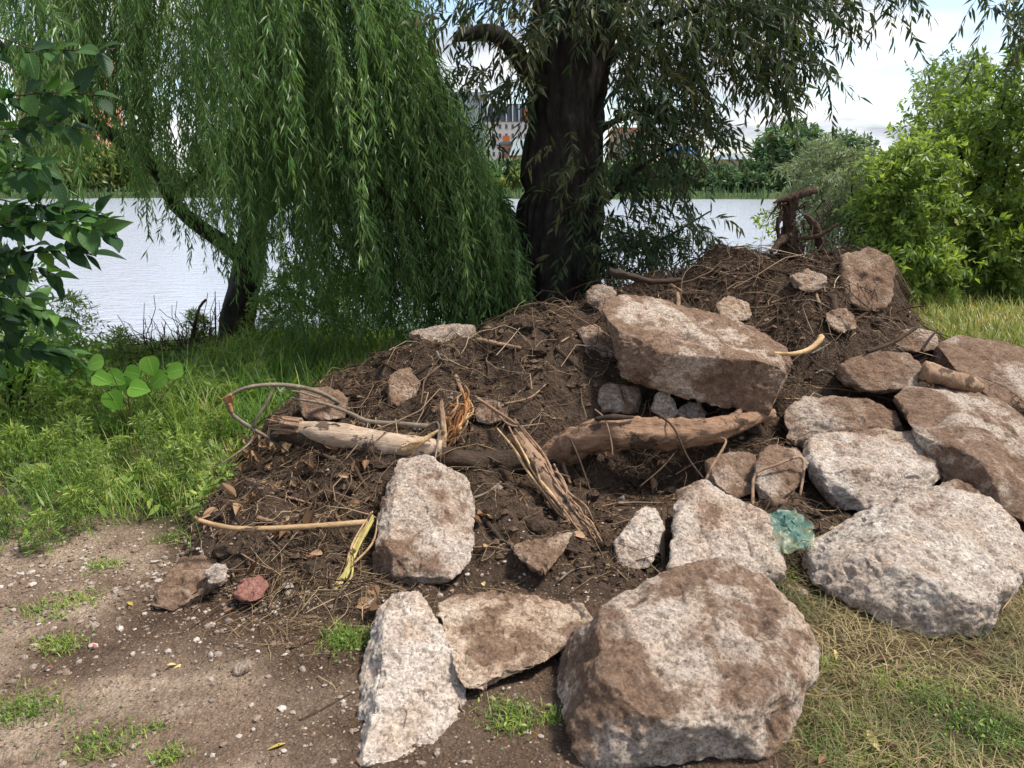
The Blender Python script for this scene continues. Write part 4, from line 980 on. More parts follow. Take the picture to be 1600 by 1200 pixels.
lg = empty('reddish_log', at(1050, 690, 3.85), 'reddish brown log running under the jutting slab', 'log')
V, F = tube([at(850, 722, 3.95), at(905, 690, 3.86), at(960, 676, 3.82), at(1050, 678, 3.84), at(1110, 672, 3.87), at(1150, 662, 3.92), at(1180, 652, 4.0), at(1208, 646, 4.06)], [0.075, 0.082, 0.08, 0.074, 0.072, 0.06, 0.042, 0.024], 110, 36, 0.28, 8, 14, ridges=0.25); part('wood', V, F, M_REDLOG, lg)
V, F = tube([at(1140, 662, 3.92), at(1152, 648, 3.95), at(1158, 638, 4.0)], (0.04, 0.022, 0.01), 10, 8, 0.1); part('stub', V, F, M_REDLOG, lg)
V, F = tube([at(930, 655, 3.78), at(955, 652, 3.76), at(990, 652, 3.78)], (0.01, 0.018, 0.006), 12, 7, 0.2); part('bark_flake', V, F, M_LOGBARK, lg)

def splinter_stick(name, label, cat, path, radii, n, mat, spread=0.016, seed=0, group=None):
    """a branch shredded into long fibres"""
    t = empty(name, at(*path[-1]), label, cat, group); P = [at(*q) for q in path]
    V, F = tube(P, radii, 40, 12, 0.35, 9, seed, along=0.2, ridges=0.5); part('core', V, F, mat, t)
    r = np.random.default_rng(seed)
    for k in range(n):
        o = r.normal(0, spread, 3); a = r.uniform(0, .3); b = r.uniform(.5, 1)
        Q = resample(P, 20); i0, i1 = int(a * 19), max(int(b * 19), int(a * 19) + 4)
        seg = Q[i0:i1 + 1] + o + r.normal(0, spread * 0.3, (i1 - i0 + 1, 3)); seg[-1] += r.normal(0, spread * 1.2, 3); seg[0] += unit(Q[0] - Q[2]) * r.uniform(0, .07) * (i0 < 3)
        V, F = tube(seg[::2] if len(seg) > 6 else seg, (0.004, 0.008, 0.006, 0.002), 16, 5, 0.3, 6, k); part('splinter', V, F, mat if r.random() < .7 else M_FRESH, t)
    return t
splinter_stick('splintered_branch', 'thick splintered branch slanting down in front of the logs', 'branch', [(808, 682, 3.66), (832, 715, 3.58), (862, 765, 3.44), (895, 810, 3.30), (930, 850, 3.16), (965, 905, 2.97)], [0.03, 0.046, 0.036, 0.026, 0.016, 0.006], 26, M_SPLINT, 0.026, 3)
splinter_stick('splintered_branch', 'short shredded branch stub above the leaning slab', 'branch', [(690, 700, 3.74), (692, 665, 3.78), (690, 625, 3.86)], [0.018, 0.014, 0.005], 6, M_SPLINT, 0.010, 5)
splinter_stick('torn_wood', 'orange torn wood standing up behind the peeled log', 'wood', [(700, 690, 3.84), (715, 665, 3.86), (728, 635, 3.9), (722, 608, 3.93)], [0.022, 0.024, 0.012, 0.003], 30, M_ORANGEW, 0.024, 8)
splinter_stick('torn_wood', 'yellow torn wood beside the cut of the peeled log', 'wood', [(628, 702, 3.66), (655, 692, 3.66), (685, 672, 3.68)], [0.014, 0.014, 0.004], 5, M_FRESH, 0.008, 9)

def stick(label, pts, r0, r1=None, mat=None, name='stick', cat='stick', nl=30, ns=7, rough=0.15, lift=0.012, group=None):
    """pts: (u,v,d) or (u,v) - the latter rests on the surface seen there; radii in metres"""
    P = []
    for q in pts:
        P.append(at(*q) if len(q) == 3 else hit(*q) + np.array((0, -lift * 0.7, lift)))
    V, F = tube(P, (r0, (r0 + (r1 if r1 is not None else r0)) / 2, r1 if r1 is not None else r0), nl, ns, rough, 7, random.randint(0, 999))
    return tag(obj(name, V, F, mat or M_BRANCH), label, cat, group)
stick('bare tan stick sticking out horizontally at the left foot of the heap', [(303, 810, 2.96), (335, 820, 2.97), (375, 826, 2.98), (440, 825, 3.0), (510, 821, 3.04), (575, 816, 3.1)], 0.010, 0.014, M_TANSTICK, nl=40, ns=9)
bb = empty('broken_branch', at(475, 640, 4.0), 'bent grey branch snapped into a loop at the left of the heap', 'branch')
V, F = tube([at(545, 640, 4.15), at(510, 618, 4.05), at(475, 606, 3.95), at(430, 601, 3.85), at(385, 606, 3.8), at(352, 622, 3.78)], (0.010, 0.012, 0.0115, 0.010, 0.009), 40, 9, 0.16); part('branch', V, F, M_BRANCH, bb)
V, F = tube([at(352, 624, 3.78), at(364, 648, 3.78), at(392, 668, 3.8), at(425, 688, 3.84), at(450, 705, 3.88)], (0.009, 0.010, 0.010, 0.009, 0.006), 30, 9, 0.16); part('branch', V, F, M_BRANCH, bb)
for k in range(5):
    V, F = tube([at(362 + k, 617 + 3 * k, 3.77 + .004 * k), at(350 + k, 622 + 2 * k, 3.775), at(344 + 2 * k, 625 + k, 3.77)], (0.008, 0.006, 0.002), 8, 5); part('torn_wood', V, F, M_ORANGEW, bb)
V, F = tube([at(358, 630, 3.77), at(363, 645, 3.765)], (0.009, 0.008), 6, 7, 0.2); part('torn_wood', V, F, M_ORANGEW, bb)
V, F = tube([at(430, 601, 3.85), at(415, 632, 3.82), at(400, 655, 3.8), at(398, 668, 3.8)], (0.006, 0.007, 0.008), 16, 6); part('side_twig', V, F, M_BRANCH, bb)
V, F = tube([at(397, 668, 3.8), at(392, 690, 3.78), at(365, 712, 3.7), at(330, 735, 3.66)], (0.006, 0.005, 0.003), 16, 6); part('side_twig', V, F, M_BRANCH, bb)
gb = empty('thin_branch', at(600, 660, 3.9), 'thin grey wavy branch lying above the peeled log', 'branch')
V, F = tube([at(455, 622, 3.95), at(510, 632, 3.92), at(545, 645, 3.88), at(575, 658, 3.84), at(620, 662, 3.82), at(668, 666, 3.78)], (0.006, 0.009, 0.012, 0.014), 40, 8, 0.12); part('branch', V, F, M_BRANCH, gb)
V, F = tube([at(440, 610, 3.9), at(465, 612, 3.9), at(500, 622, 3.92)], (0.003, 0.005, 0.006), 16, 6); part('side_twig', V, F, M_BRANCH, gb)
V, F = tube([at(665, 668, 3.78), at(684, 660, 3.76), at(684, 690, 3.7), at(678, 728, 3.55)], (0.006, 0.005, 0.004), 20, 6); part('side_twig', V, F, M_BRANCH, gb)
stick('pale freshly torn curl of wood on the right end of the jutting slab', [(1208, 552, 4.22), (1235, 553, 4.20), (1262, 547, 4.24), (1278, 535, 4.28), (1284, 526, 4.32)], 0.009, 0.017, M_FRESH, 'torn_wood', 'wood', ns=9)
stick('thick pale root hanging down below the crest stone', [(1300, 462, 5.0), (1304, 490, 4.92), (1301, 525, 4.8), (1300, 560, 4.66)], 0.028, 0.014, M_ROOT, 'root', 'root', rough=0.3, ns=10)
stick('dark stick propped behind the dark dirt covered rock', [(1355, 550, 4.5), (1395, 535, 4.55), (1432, 512, 4.6)], 0.013, 0.010, M_ROOT)
stick('dark forked twig beside the grass right of the crest', [(1395, 490, 5.1), (1415, 482, 5.1), (1445, 478, 5.05)], 0.008, 0.004, M_ROOT, 'twig', 'twig')
stick('thin dark twig pointing up at the right end of the heap', [(1440, 548, 4.7), (1452, 530, 4.72), (1465, 515, 4.75)], 0.010, 0.006, M_ROOT, 'twig', 'twig')
stick('bent pale stick over the dirty chunk', [(1176, 790, 3.3), (1180, 742, 3.46), (1215, 726, 3.5), (1250, 714, 3.54), (1256, 735, 3.5), (1250, 775, 3.4)], 0.008, 0.006, M_SPLINT, nl=40)
stick('pale hooked stick standing above the squarish chunk', [(1100, 756, 3.45), (1112, 730, 3.52), (1130, 700, 3.6), (1134, 688, 3.66), (1126, 684, 3.7)], 0.007, 0.006, M_SPLINT)
stick('weathered log piece on the crest right of the thick trunk', [(952, 424, 5.25), (985, 432, 5.2), (1020, 440, 5.16), (1065, 437, 5.2)], 0.026, 0.014, M_LOGBARK, 'log_piece', 'log', rough=0.5, ns=12)
stick('short smooth tan log stub among the right hand rubble', [(1440, 578, 4.32), (1470, 588, 4.28), (1505, 598, 4.25), (1525, 606, 4.3)], 0.058, 0.042, M_SPLINT, 'log_stub', 'log', rough=0.4, ns=18)
stick('small upright wooden peg at the left of the crest debris', [(1058, 485, 4.85), (1060, 470, 4.9), (1058, 458, 4.95)], 0.014, 0.013, M_SPLINT, 'peg', 'wood')
stick('dark upright post between the pointed and squarish chunks', [(1037, 890, 2.95), (1036, 850, 3.05), (1036, 800, 3.2)], 0.010, 0.010, M_ROOT)
stick('reddish crossed stick below the orange torn wood', [(742, 620, 3.98), (780, 645, 3.92), (815, 668, 3.84)], 0.010, 0.006, M_REDLOG)
stick('long thin stick lying on the soil below the straw', [(455, 1015), (495, 1000), (540, 985), (562, 975)], 0.006, 0.004, M_ROOT)
stick('dark thin stick on the path left of the white wedge', [(470, 1128), (510, 1108), (540, 1092), (562, 1078)], 0.005, 0.004, M_ROOT)
stick('dark leaning stick below the leaf clump on the left slope', [(555, 730, 3.6), (570, 760, 3.5), (582, 785, 3.4)], 0.010, 0.006, M_ROOT)
stick('tan stick lying behind the plastic bag', [(1225, 862), (1255, 850), (1285, 840), (1300, 825)], 0.009, 0.006, M_TANSTICK)
stick('pale dry stem lying on the grass beside the big boulder', [(1250, 1085), (1275, 1090), (1300, 1091), (1325, 1085)], 0.004, 0.002, M_TANSTICK, 'grass_stalk', 'stalk')
stick('thin curved dry stem in the grass right of the big boulder', [(1310, 1020), (1330, 1040), (1332, 1062), (1320, 1088)], 0.003, 0.002, M_TANSTICK, 'grass_stalk', 'stalk')
stick('thin dry stem arching by the big whitish chunk', [(1560, 975), (1565, 955, 2.55), (1580, 935, 2.6)], 0.003, 0.002, M_TANSTICK, 'grass_stalk', 'stalk')
stick('thin root hanging over the middle of the reddish log', [(930, 640, 3.9), (945, 655, 3.76), (955, 690, 3.72), (957, 712, 3.7)], 0.005, 0.004, M_SPLINT, 'hanging_root', 'root')
stick('long dark root crossing the reddish log diagonally', [(1015, 640, 4.0), (1050, 665, 3.76), (1075, 715, 3.66), (1105, 755, 3.5)], 0.006, 0.004, M_ROOT, 'hanging_root', 'root')
stick('dark root hanging from the left end of the reddish log', [(880, 665, 3.95), (898, 700, 3.72), (915, 745, 3.6), (925, 775, 3.5)], 0.007, 0.004, M_ROOT, 'hanging_root', 'root')
stick('pale twig leaning beside the splintered branch', [(770, 640, 3.95), (800, 665, 3.85), (850, 662, 3.82)], 0.006, 0.004, M_SPLINT, 'hanging_root', 'root')
stick('dark twig dangling under the middle of the reddish log', [(1060, 700, 3.8), (1035, 730, 3.66), (1000, 760, 3.52)], 0.005, 0.003, M_ROOT, 'hanging_root', 'root')
sk = empty('stalk_bundle', at(500, 965, 2.7), 'bundle of yellow green dry stalks left of the leaning slab', 'stalks')
for k in range(11):
    j = RNG.normal(0, 7, 4)
    V, F = tube([at(583 + j[0] * .4, 798 + abs(j[1]), 3.12), at(560 + j[0], 850, 2.98 + .004 * k), at(530 + j[2] * 1.3, 905, 2.84), at(503 + j[3] * 2.2, 962 + j[1] * 1.5, 2.70)], (0.003, 0.0055, 0.005, 0.003), 18, 5, 0.2, 6, k); part('stalk', V, F, M_STALK if k % 3 else M_TANSTICK, sk)

# broken stump on the crest
bs = empty('broken_stump', at(1235, 392, 5.65), 'broken upright stump with splayed roots on the crest of the heap', 'stump')
V, F = tube([at(1236, 400, 5.65), at(1234, 365, 5.65), at(1233, 335, 5.65), at(1236, 312, 5.66)], (0.066, 0.042, 0.036, 0.040), 60, 30, 0.6, 13, 2, along=0.4, ridges=1.1); part('trunk', V, F, M_ROOT, bs)
for p, r in (([(1208, 317, 5.6), (1222, 312, 5.6), (1240, 307, 5.63), (1258, 301, 5.64), (1275, 297, 5.66)], (0.005, 0.016, 0.030, 0.025, 0.022)), ([(1258, 335, 5.6), (1272, 352, 5.6), (1280, 372, 5.62), (1282, 392, 5.65)], (0.012, 0.024, 0.026, 0.02)),
             ([(1246, 374, 5.6), (1280, 368, 5.55), (1310, 350, 5.5)], (0.012, 0.014, 0.008)), ([(1225, 372, 5.6), (1215, 382, 5.55), (1205, 395, 5.5)], (0.03, 0.02, 0.012)), ([(1222, 330, 5.6), (1216, 350, 5.58), (1218, 372, 5.58)], (0.012, 0.01, 0.006))):
    V, F = tube([at(*q) for q in p], r, 40, 14, 0.6, 12, 4, ridges=0.6); part('root', V, F, M_ROOT, bs)

for k in range(90):
    a0 = at(1214 + 76 * RNG.random()**1.8, RNG.uniform(310, 395), 5.58 + RNG.random() * .12); e = a0 + np.array((RNG.normal(0, .05), RNG.normal(0, .05), -RNG.uniform(.03, .16)))
    V, F = tube([a0, (a0 + e) / 2 + RNG.normal(0, .025, 3), e], (0.006, 0.005, 0.002), 9, 5, 0.2); part('rootlet', V, F, M_ROOT, bs)

# plastic bag
gu = np.linspace(0, 1, 34)
GU, GV = np.meshgrid(gu, gu, indexing='ij')
c00, c10, c11, c01 = at(1192, 800, 3.12), at(1250, 792, 3.2), at(1276, 852, 2.92), at(1210, 862, 2.92)
S = (1 - GU)[..., None] * ((1 - GV)[..., None] * c00 + GV[..., None] * c01) + GU[..., None] * ((1 - GV)[..., None] * c10 + GV[..., None] * c11)
q = np.stack([GU * 4, GV * 4, 0 * GU], -1)
S[..., 2] += 0.02 * np.sin(GU * 3.14) * np.sin(GV * 3.14) + 0.05 * np.abs(fbm(q, 3, 4)) + 0.012 * np.abs(fbm(q * 3, 3, 9)) - 0.02
S[..., 0] += 0.05 * fbm(q, 3, 14); S[..., 1] += 0.05 * fbm(q, 3, 24)
b = NB('turquoise_plastic'); P_ = b.geo('Position')
pc = b.ramp(b.noise(P_, 9, 3, 0.5), [(0.3, (0.06, 0.17, 0.14)), (0.5, (0.14, 0.26, 0.21)), (0.6, (0.27, 0.29, 0.14)), (0.72, (0.33, 0.40, 0.38))])
pbs = b.bsdf(pc, 0.38, spec=0.3); tr = b.n.new('ShaderNodeBsdfTransparent'); ms = b.n.new('ShaderNodeMixShader'); ms.inputs[0].default_value = 0.5
b.l.new(pbs, ms.inputs[1]); b.l.new(tr.outputs[0], ms.inputs[2])
tag(obj('plastic_bag', S.reshape(-1, 3), grid_tris(34, 34), b.done(ms.outputs[0])), 'crumpled turquoise plastic bag beside the squarish chunk', 'bag')

# ------------------------------------------------------------------ litter on heap and path
def rand_on(n, fn):
    """rejection sampling: fn(x, y) -> probability"""
    out = []
    while sum(map(len, out)) < n:
        x = RNG.uniform(-4, 4.2, 20000); y = RNG.uniform(1.5, 8, 20000)
        k = RNG.random(20000) < fn(x, y); out.append(np.stack([x[k], y[k]], -1))
    return np.concatenate(out)[:n]
def on_heap(x, y): return sstep(-0.02, 0.05, mound_h(x, y, False)) * ((x < 3.6) & (y < 6.2))
def clods(name, label, n, fn, s0, s1, mat, sub=1, flat=0.7, powr=2.5):
    xy = rand_on(n, fn); z = surf_h(xy[:, 0], xy[:, 1])
    D, F0 = ico(sub)
    s = s0 + (s1 - s0) * RNG.random(n)**powr
    sh = RNG.uniform(0.7, 1.3, (n, 1, 3)) * (1, 1, flat)
    jit = 1 + RNG.normal(0, 0.16, (n, len(D), 1))
    a = RNG.uniform(0, 6.28, n); ca, sa = np.cos(a)[:, None], np.sin(a)[:, None]
    Vv = D[None] * sh * jit * s[:, None, None]
    Vv = np.stack([Vv[..., 0] * ca - Vv[..., 1] * sa, Vv[..., 0] * sa + Vv[..., 1] * ca, Vv[..., 2]], -1)
    Vv += np.stack([xy[:, 0], xy[:, 1], z + s * 0.25], -1)[:, None]
    F = (F0[None] + (np.arange(n) * len(D))[:, None, None]).reshape(-1, 3)
    o = obj(name, Vv.reshape(-1, 3), F, mat, smooth=False, attrs={'rnd': np.repeat(RNG.random(n), len(D))})
    return tag(o, label, None, None, 'stuff')
M_CLOD = rnd_mat('soil_crumbs', [(0, (0.035, 0.022, 0.015)), (0.6, (0.085, 0.053, 0.034)), (0.975, (0.14, 0.095, 0.064)), (1.0, (0.30, 0.25, 0.21))], 0.95)
M_PEB = rnd_mat('pebbles', [(0, (0.14, 0.10, 0.075)), (0.5, (0.24, 0.185, 0.145)), (0.8, (0.30, 0.245, 0.20)), (1.0, (0.42, 0.37, 0.33))], 0.9)
M_EARTH = rnd_mat('earth_crumbs', [(0, (0.08, 0.053, 0.036)), (0.6, (0.17, 0.118, 0.082)), (1.0, (0.29, 0.22, 0.165))], 0.95)
clods('soil_crumbs', 'loose crumbs of soil over the heap', 12000, on_heap, 0.003, 0.024, M_CLOD, sub=0, powr=5)
def gravel_zone(x, y):
    P = np.stack([x, y, 0 * x], -1)
    m = np.clip(fbm(P * 1.6, 3, 77) * 2.2 + 0.25, 0, 1)
    strip = np.exp(-((y - (2.85 - 0.35 * (x + 1.4)))**2) / 0.10) * sstep(-0.6, -0.95, x)
    return np.clip((0.10 + 0.9 * strip) * (0.25 + m) * (x < 0.45) * (y < 3.6) * (mound_h(x, y, False) < 0.02), 0, 1)
clods('soil_clods', 'bigger clods of dark soil on the heap', 500, on_heap, 0.015, 0.05, M_SOIL, sub=2, powr=2.5)
clods('gravel', 'pale gravel strewn over the trodden path', 4500, gravel_zone, 0.003, 0.014, M_PEB, powr=2.2)
clods('fine_grit', 'fine earth crumbs on the trodden path', 12000, lambda x, y: 1.0 * (y < 3.5) * (x > -2.3) * (x < 0.7) * (mound_h(x, y, False) < 0.05), 0.0015, 0.007, M_EARTH, sub=0, powr=2.5)
clods('grit', 'scattered grit on the ground around the rubble', 2200, lambda x, y: 0.5 * (y < 3.6) * (x > -2.2) * (x < 2.6), 0.003, 0.010, M_PEB, sub=0, powr=2.5)

def fibres(n, fn, L0, L1, r0, r1, curl, hump, m=6):
    xy = rand_on(n, fn); th = RNG.uniform(0, 6.28, n); L = L0 + (L1 - L0) * RNG.random(n)**1.8
    dth = RNG.normal(0, curl, (n, m - 1)).cumsum(1)
    st = L[:, None] / (m - 1)
    px = np.c_[xy[:, :1], xy[:, :1] + (np.cos(th[:, None] + dth) * st).cumsum(1)]
    py = np.c_[xy[:, 1:], xy[:, 1:] + (np.sin(th[:, None] + dth) * st).cumsum(1)]
    s = np.linspace(0, 1, m)
    z = surf_h(px, py); z = 0.5 * z + 0.5 * z.max(1, keepdims=True) * 0.35 + 0.5 * z.mean(1, keepdims=True) * 0.65
    z = np.maximum(z, surf_h(px, py)) + 0.004 + hump * RNG.random((n, 1)) * np.sin(s * 3.14) * L[:, None]
    rr = (r0 + (r1 - r0) * RNG.random(n)**2)[:, None] * np.linspace(1, 0.5, m)
    return tubes_vec(np.stack([px, py, z], -1), rr)
def fib_obj(name, label, mat, *a):
    V, F = fibres(*a); n = a[0]
    return tag(obj(name, V, F, mat, attrs={'rnd': np.repeat(RNG.random(n), len(V) // n)}), label, None, None, 'stuff')
M_FIB = rnd_mat('root_fibre', [(0, (0.028, 0.018, 0.012)), (0.5, (0.075, 0.047, 0.030)), (0.82, (0.15, 0.098, 0.062)), (0.95, (0.27, 0.19, 0.12)), (1.0, (0.45, 0.34, 0.22))], 0.85)
M_STRAWF = rnd_mat('straw_fibre', [(0, (0.09, 0.058, 0.033)), (0.5, (0.19, 0.13, 0.072)), (1.0, (0.42, 0.31, 0.18))], 0.8)
top_zone = lambda x, y: on_heap(x, y) * np.clip(0.12 + 1.0 * sstep(4.4, 5.0, y) * sstep(0.6, 1.0, x) + 0.8 * np.clip(fbm(np.stack([x, y, 0 * x], -1) * 2.2, 2, 9) * 2, 0, 1) + 0.5 * sstep(-0.2, -0.6, x), 0, 1)
fib_obj('root_fibres', 'tangle of thin roots and twigs over the heap', M_FIB, 4900, top_zone, 0.04, 0.42, 0.0008, 0.0040, 0.4, 0.25)
straw_zone = lambda x, y: np.exp(-((x + 0.78)**2) / 0.10 - ((y - 2.72)**2) / 0.06) + 0.25 * np.exp(-((x + 0.6)**2) / 0.3 - ((y - 3.3)**2) / 0.3) + 0.10 * on_heap(x, y)
fib_obj('straw', 'dry straw scattered at the left foot of the heap', M_STRAWF, 2900, straw_zone, 0.05, 0.30, 0.0008, 0.0022, 0.18, 0.10)
long_zone = lambda x, y: on_heap(x, y) * np.clip(0.15 + 1.0 * sstep(4.5, 5.0, y) * sstep(0.4, 0.9, x) + 0.6 * sstep(0.0, 0.5, fbm(np.stack([x, y, 0 * x], -1) * 2.0, 2, 19)), 0, 1)
fib_obj('root_tangle', 'long matted roots hanging over the heap', M_FIB, 650, long_zone, 0.25, 0.8, 0.0018, 0.0055, 0.45, 0.22)
n = 9000; xy = rand_on(n, lambda x, y: on_heap(x, y) * np.clip(0.25 + 1.6 * fbm(np.stack([x, y, 0 * x], -1) * 2.6, 3, 29), 0, 1)); B = Batch()
P = np.c_[xy, surf_h(xy[:, 0], xy[:, 1]) + RNG.uniform(0.002, 0.02, n)]
add_leaves(B, P, rdir(n) * (1, 1, .5), rdir(n, 1.0), RNG.uniform(.01, .045, n), RNG.uniform(.004, .016, n), shape='dia', fold=.5, curl=.3)
M_LIT = rnd_mat('leaf_litter', [(0, (0.035, 0.022, 0.015)), (0.6, (0.085, 0.052, 0.032)), (0.85, (0.17, 0.105, 0.06)), (1.0, (0.33, 0.22, 0.13))], 0.85)
tag(obj('leaf_litter', *B.get()[:2], M_LIT, attrs=B.get()[2], smooth=False), 'matted bark chips and leaf scraps on the heap', None, None, 'stuff')
# bigger loose twigs: each one is its own thing
spots = [(1075, 470), (1110, 440), (1150, 420), (1200, 415), (1230, 470), (1265, 480), (1180, 480), (1320, 450), (1345, 420), (1215, 500), (1260, 520), (1290, 540), (870, 500), (900, 530), (850, 545), (800, 560), (930, 560), (700, 560), (760, 580), (820, 620), (560, 620), (640, 600),
         (660, 745), (760, 770), (980, 720), (1040, 720), (1070, 700), (930, 730), (960, 790), (1000, 790), (520, 760), (480, 790), (430, 770), (540, 800), (400, 880), (450, 860), (520, 900), (760, 860), (900, 900), (940, 830), (1270, 800), (1290, 590), (1330, 540), (1370, 505)]
for k, (u, v) in enumerate(spots):
    a = RNG.uniform(-0.7, 0.7) + (1.5 if k % 3 == 0 else 0); L = RNG.uniform(35, 75); du, dv = math.cos(a) * L / 2, math.sin(a) * L / 2
    stick(where('thin loose root', u, v, 'thin loose root lying on the soil of the heap'), [(u - du, v - dv), (u + RNG.normal(0, 6), v + RNG.normal(0, 6)), (u + du, v + dv)], RNG.uniform(0.004, 0.008), 0.003, [M_ROOT, M_SPLINT, M_BRANCH][k % 3], 'loose_root', 'root', 14, 5, 0.15, 0.018, 'loose roots on the heap')

for k, (u, v, L, a) in enumerate([(600, 570, 60, .5), (660, 580, 45, -.6), (780, 540, 70, .2), (840, 590, 50, -.9), (890, 565, 55, .7), (640, 770, 50, 1.1), (520, 720, 60, .4), (460, 740, 50, -.5), (430, 820, 55, .3), (500, 850, 45, -.8), (770, 830, 50, .9), (880, 730, 60, 1.2), (960, 740, 55, -1.1), (1020, 760, 45, .6), (1130, 430, 60, .3), (1180, 445, 50, -.4), (1230, 500, 60, .8), (1275, 465, 55, 1.3), (1340, 500, 60, -.6), (1210, 425, 45, .1), (1060, 455, 50, .5), (1390, 500, 45, .2), (985, 470, 40, -.3), (720, 610, 40, 1.2)]):
    du, dv = math.cos(a) * L / 2, math.sin(a) * L / 2
    stick(where('broken stick piece in the heap', u, v, 'broken brown stick piece half sunk in the heap'), [(u - du, v - dv), (u, v), (u + du, v + dv)], RNG.uniform(.009, .016), RNG.uniform(.006, .012), [M_ROOT, M_LOGBARK, M_SPLINT][k % 3], 'stick_piece', 'stick', 18, 8, 0.4, 0.012, 'broken stick pieces in the heap')
def leaf_mesh(name, mat, pts, curl, fold, n=8):
    """blade of unit length along +X; pts: (s, halfwidth)"""
    pts = np.array(pts); s = np.linspace(0, 1, n + 1); w = np.interp(s, pts[:, 0], pts[:, 1])
    rows = []
    for k, f in enumerate((-1, -0.5, 0, 0.5, 1)):
        rows.append(np.stack([s, w * f, np.abs(f) * w * fold - curl * s * s + 0.012 * np.sin(s * 25) * abs(f)], -1))
    V = np.stack(rows, 1).reshape(-1, 3)
    return mesh_np(name, V, grid_tris(n + 1, 5), True, {'rib': np.tile((1, .5, 0, .5, 1.0), n + 1), 'sv': np.repeat(s, 5)}, [mat])
def place(name, me, P, D, N, size, parent=None, wid=1.0):
    D = unit(np.asarray(D, float)); S = unit(np.cross(np.asarray(N, float), D)); N = np.cross(D, S)
    from mathutils import Matrix
    o = link(name, me, parent)
    org = ORG[parent.name] if parent is not None else np.zeros(3)
    m = Matrix(((D[0] * size, S[0] * size * wid, N[0] * size, P[0] - org[0]), (D[1] * size, S[1] * size * wid, N[1] * size, P[1] - org[1]), (D[2] * size, S[2] * size * wid, N[2] * size, P[2] - org[2]), (0, 0, 0, 1)))
    if parent is None: o.matrix_world = m
    else: o.matrix_basis = m
    return o
OVATE = [(0, 0.0), (0.06, 0.05), (0.2, 0.2), (0.42, 0.27), (0.65, 0.21), (0.85, 0.09), (1, 0.0)]
ROUND = [(0, 0.0), (0.05, 0.22), (0.22, 0.40), (0.45, 0.44), (0.68, 0.34), (0.88, 0.13), (1, 0.0)]
LANCE = [(0, 0.0), (0.1, 0.05), (0.35, 0.14), (0.6, 0.12), (0.85, 0.05), (1, 0)]
M_DRYB = leaf_mat('dry_brown_leaf', [(0, (0.10, 0.055, 0.030)), (0.6, (0.22, 0.125, 0.065)), (1, (0.38, 0.25, 0.14))], 0.15, 0.7, 0.2, True, (1, .8, .6))
M_YEL = leaf_mat('yellow_leaf', [(0, (0.45, 0.33, 0.08)), (1, (0.58, 0.48, 0.22))], 0.2, 0.6, 0.2, True, (1, 1, .6))
M_ORL = leaf_mat('orange_leaf', [(0, (0.38, 0.14, 0.05)), (1, (0.46, 0.23, 0.07))], 0.2, 0.6, 0.2, True, (1, .8, .5))
M_REDL = leaf_mat('red_petal', [(0, (0.28, 0.075, 0.055)), (1, (0.33, 0.13, 0.10))], 0.2, 0.6, 0.2, True, (1, .7, .6))
me_dry = [leaf_mesh('dry_leaf', M_DRYB, OVATE, c, f) for c, f in ((0.5, 0.9), (-0.35, 1.2), (0.2, 0.5), (-0.6, 0.7))]
me_yel = leaf_mesh('yellow_leaf', M_YEL, LANCE, 0.15, 0.3); me_or = leaf_mesh('orange_leaf', M_ORL, OVATE, 0.2, 0.5); me_red = leaf_mesh('red_petal', M_REDL, ROUND, 0.1, 0.3)
def ground_leaf(name, me, u, v, size, label, group=None, lift=0.015, steep=0.4):
    P = hit(u, v) + np.array((0, -lift * .5, lift)); a = RNG.uniform(0, 6.28)
    o = place(name, me, P, (math.cos(a), math.sin(a), RNG.normal(0, steep)), (RNG.normal(0, steep), -0.2 + RNG.normal(0, steep), 1), size)
    return tag(o, label, 'leaf', group)
for u, v, s, lab in ((278, 1042, .05, 'pair of pale yellow leaves on the path, first leaf'), (286, 1040, .06, 'pair of pale yellow leaves on the path, second leaf'), (210, 950, .06, 'slim yellow leaf on the gravel left of the brown boulder'), (1545, 1062, .06, 'bright yellow leaf in the grass at the right edge'), (1352, 1143, .085, 'pale yellow leaf in the grass below the big boulder'), (1302, 1018, .06, 'yellowish leaf in the grass close to the big boulder'), (450, 1165, .06, 'slim yellow leaf at the bottom edge of the path'), (332, 925, .05, 'small yellow leaf between the brown boulder and the straw'), (757, 920, .07, 'yellow leaf tucked behind the flat tan slab'), (1160, 782, .03, 'tiny yellow leaf above the squarish chunk')):
    ground_leaf('yellow_leaf', me_yel, u, v, s, lab)
for u, v, s, lab in ((42, 922, .06, 'orange leaf at the left edge of the path'), (845, 1160, .06, 'orange leaf on the soil left of the big boulder'), (1335, 955, .08, 'light brown leaf under the big whitish chunk'), (545, 662, .05, 'orange leaf on the slope above the peeled log')):
    ground_leaf('fallen_leaf', me_or, u, v, s, lab)
for u, v, s, lab in ((150, 1016, .02, 'small red petal on the gravel'), (82, 1046, .026, 'larger red petal at the left of the path'), (183, 1143, .018, 'small red petal near the bottom of the path'), (1517, 1018, .05, 'reddish leaf scrap under the big whitish chunk')):
    ground_leaf('red_petal', me_red, u, v, s, lab)
for k in range(170):   # dry leaves caught in the heap
    if k < 70: u, v = RNG.normal(400, 45), RNG.normal(700, 22)
    elif k < 105: u, v = RNG.normal(560, 40), RNG.normal(690, 18)
    elif k < 150: u, v = RNG.uniform(330, 600), RNG.uniform(730, 960)
    elif k < 180: u, v = RNG.uniform(740, 1050), RNG.uniform(700, 920)
    else: u, v = RNG.uniform(650, 1350), RNG.uniform(430, 640)
    ground_leaf('dry_leaf', me_dry[k % 4], u, v, RNG.uniform(.04, .10), 'crumpled brown dry leaf caught in the heap', 'dry leaves in the heap', 0.02, 0.6)
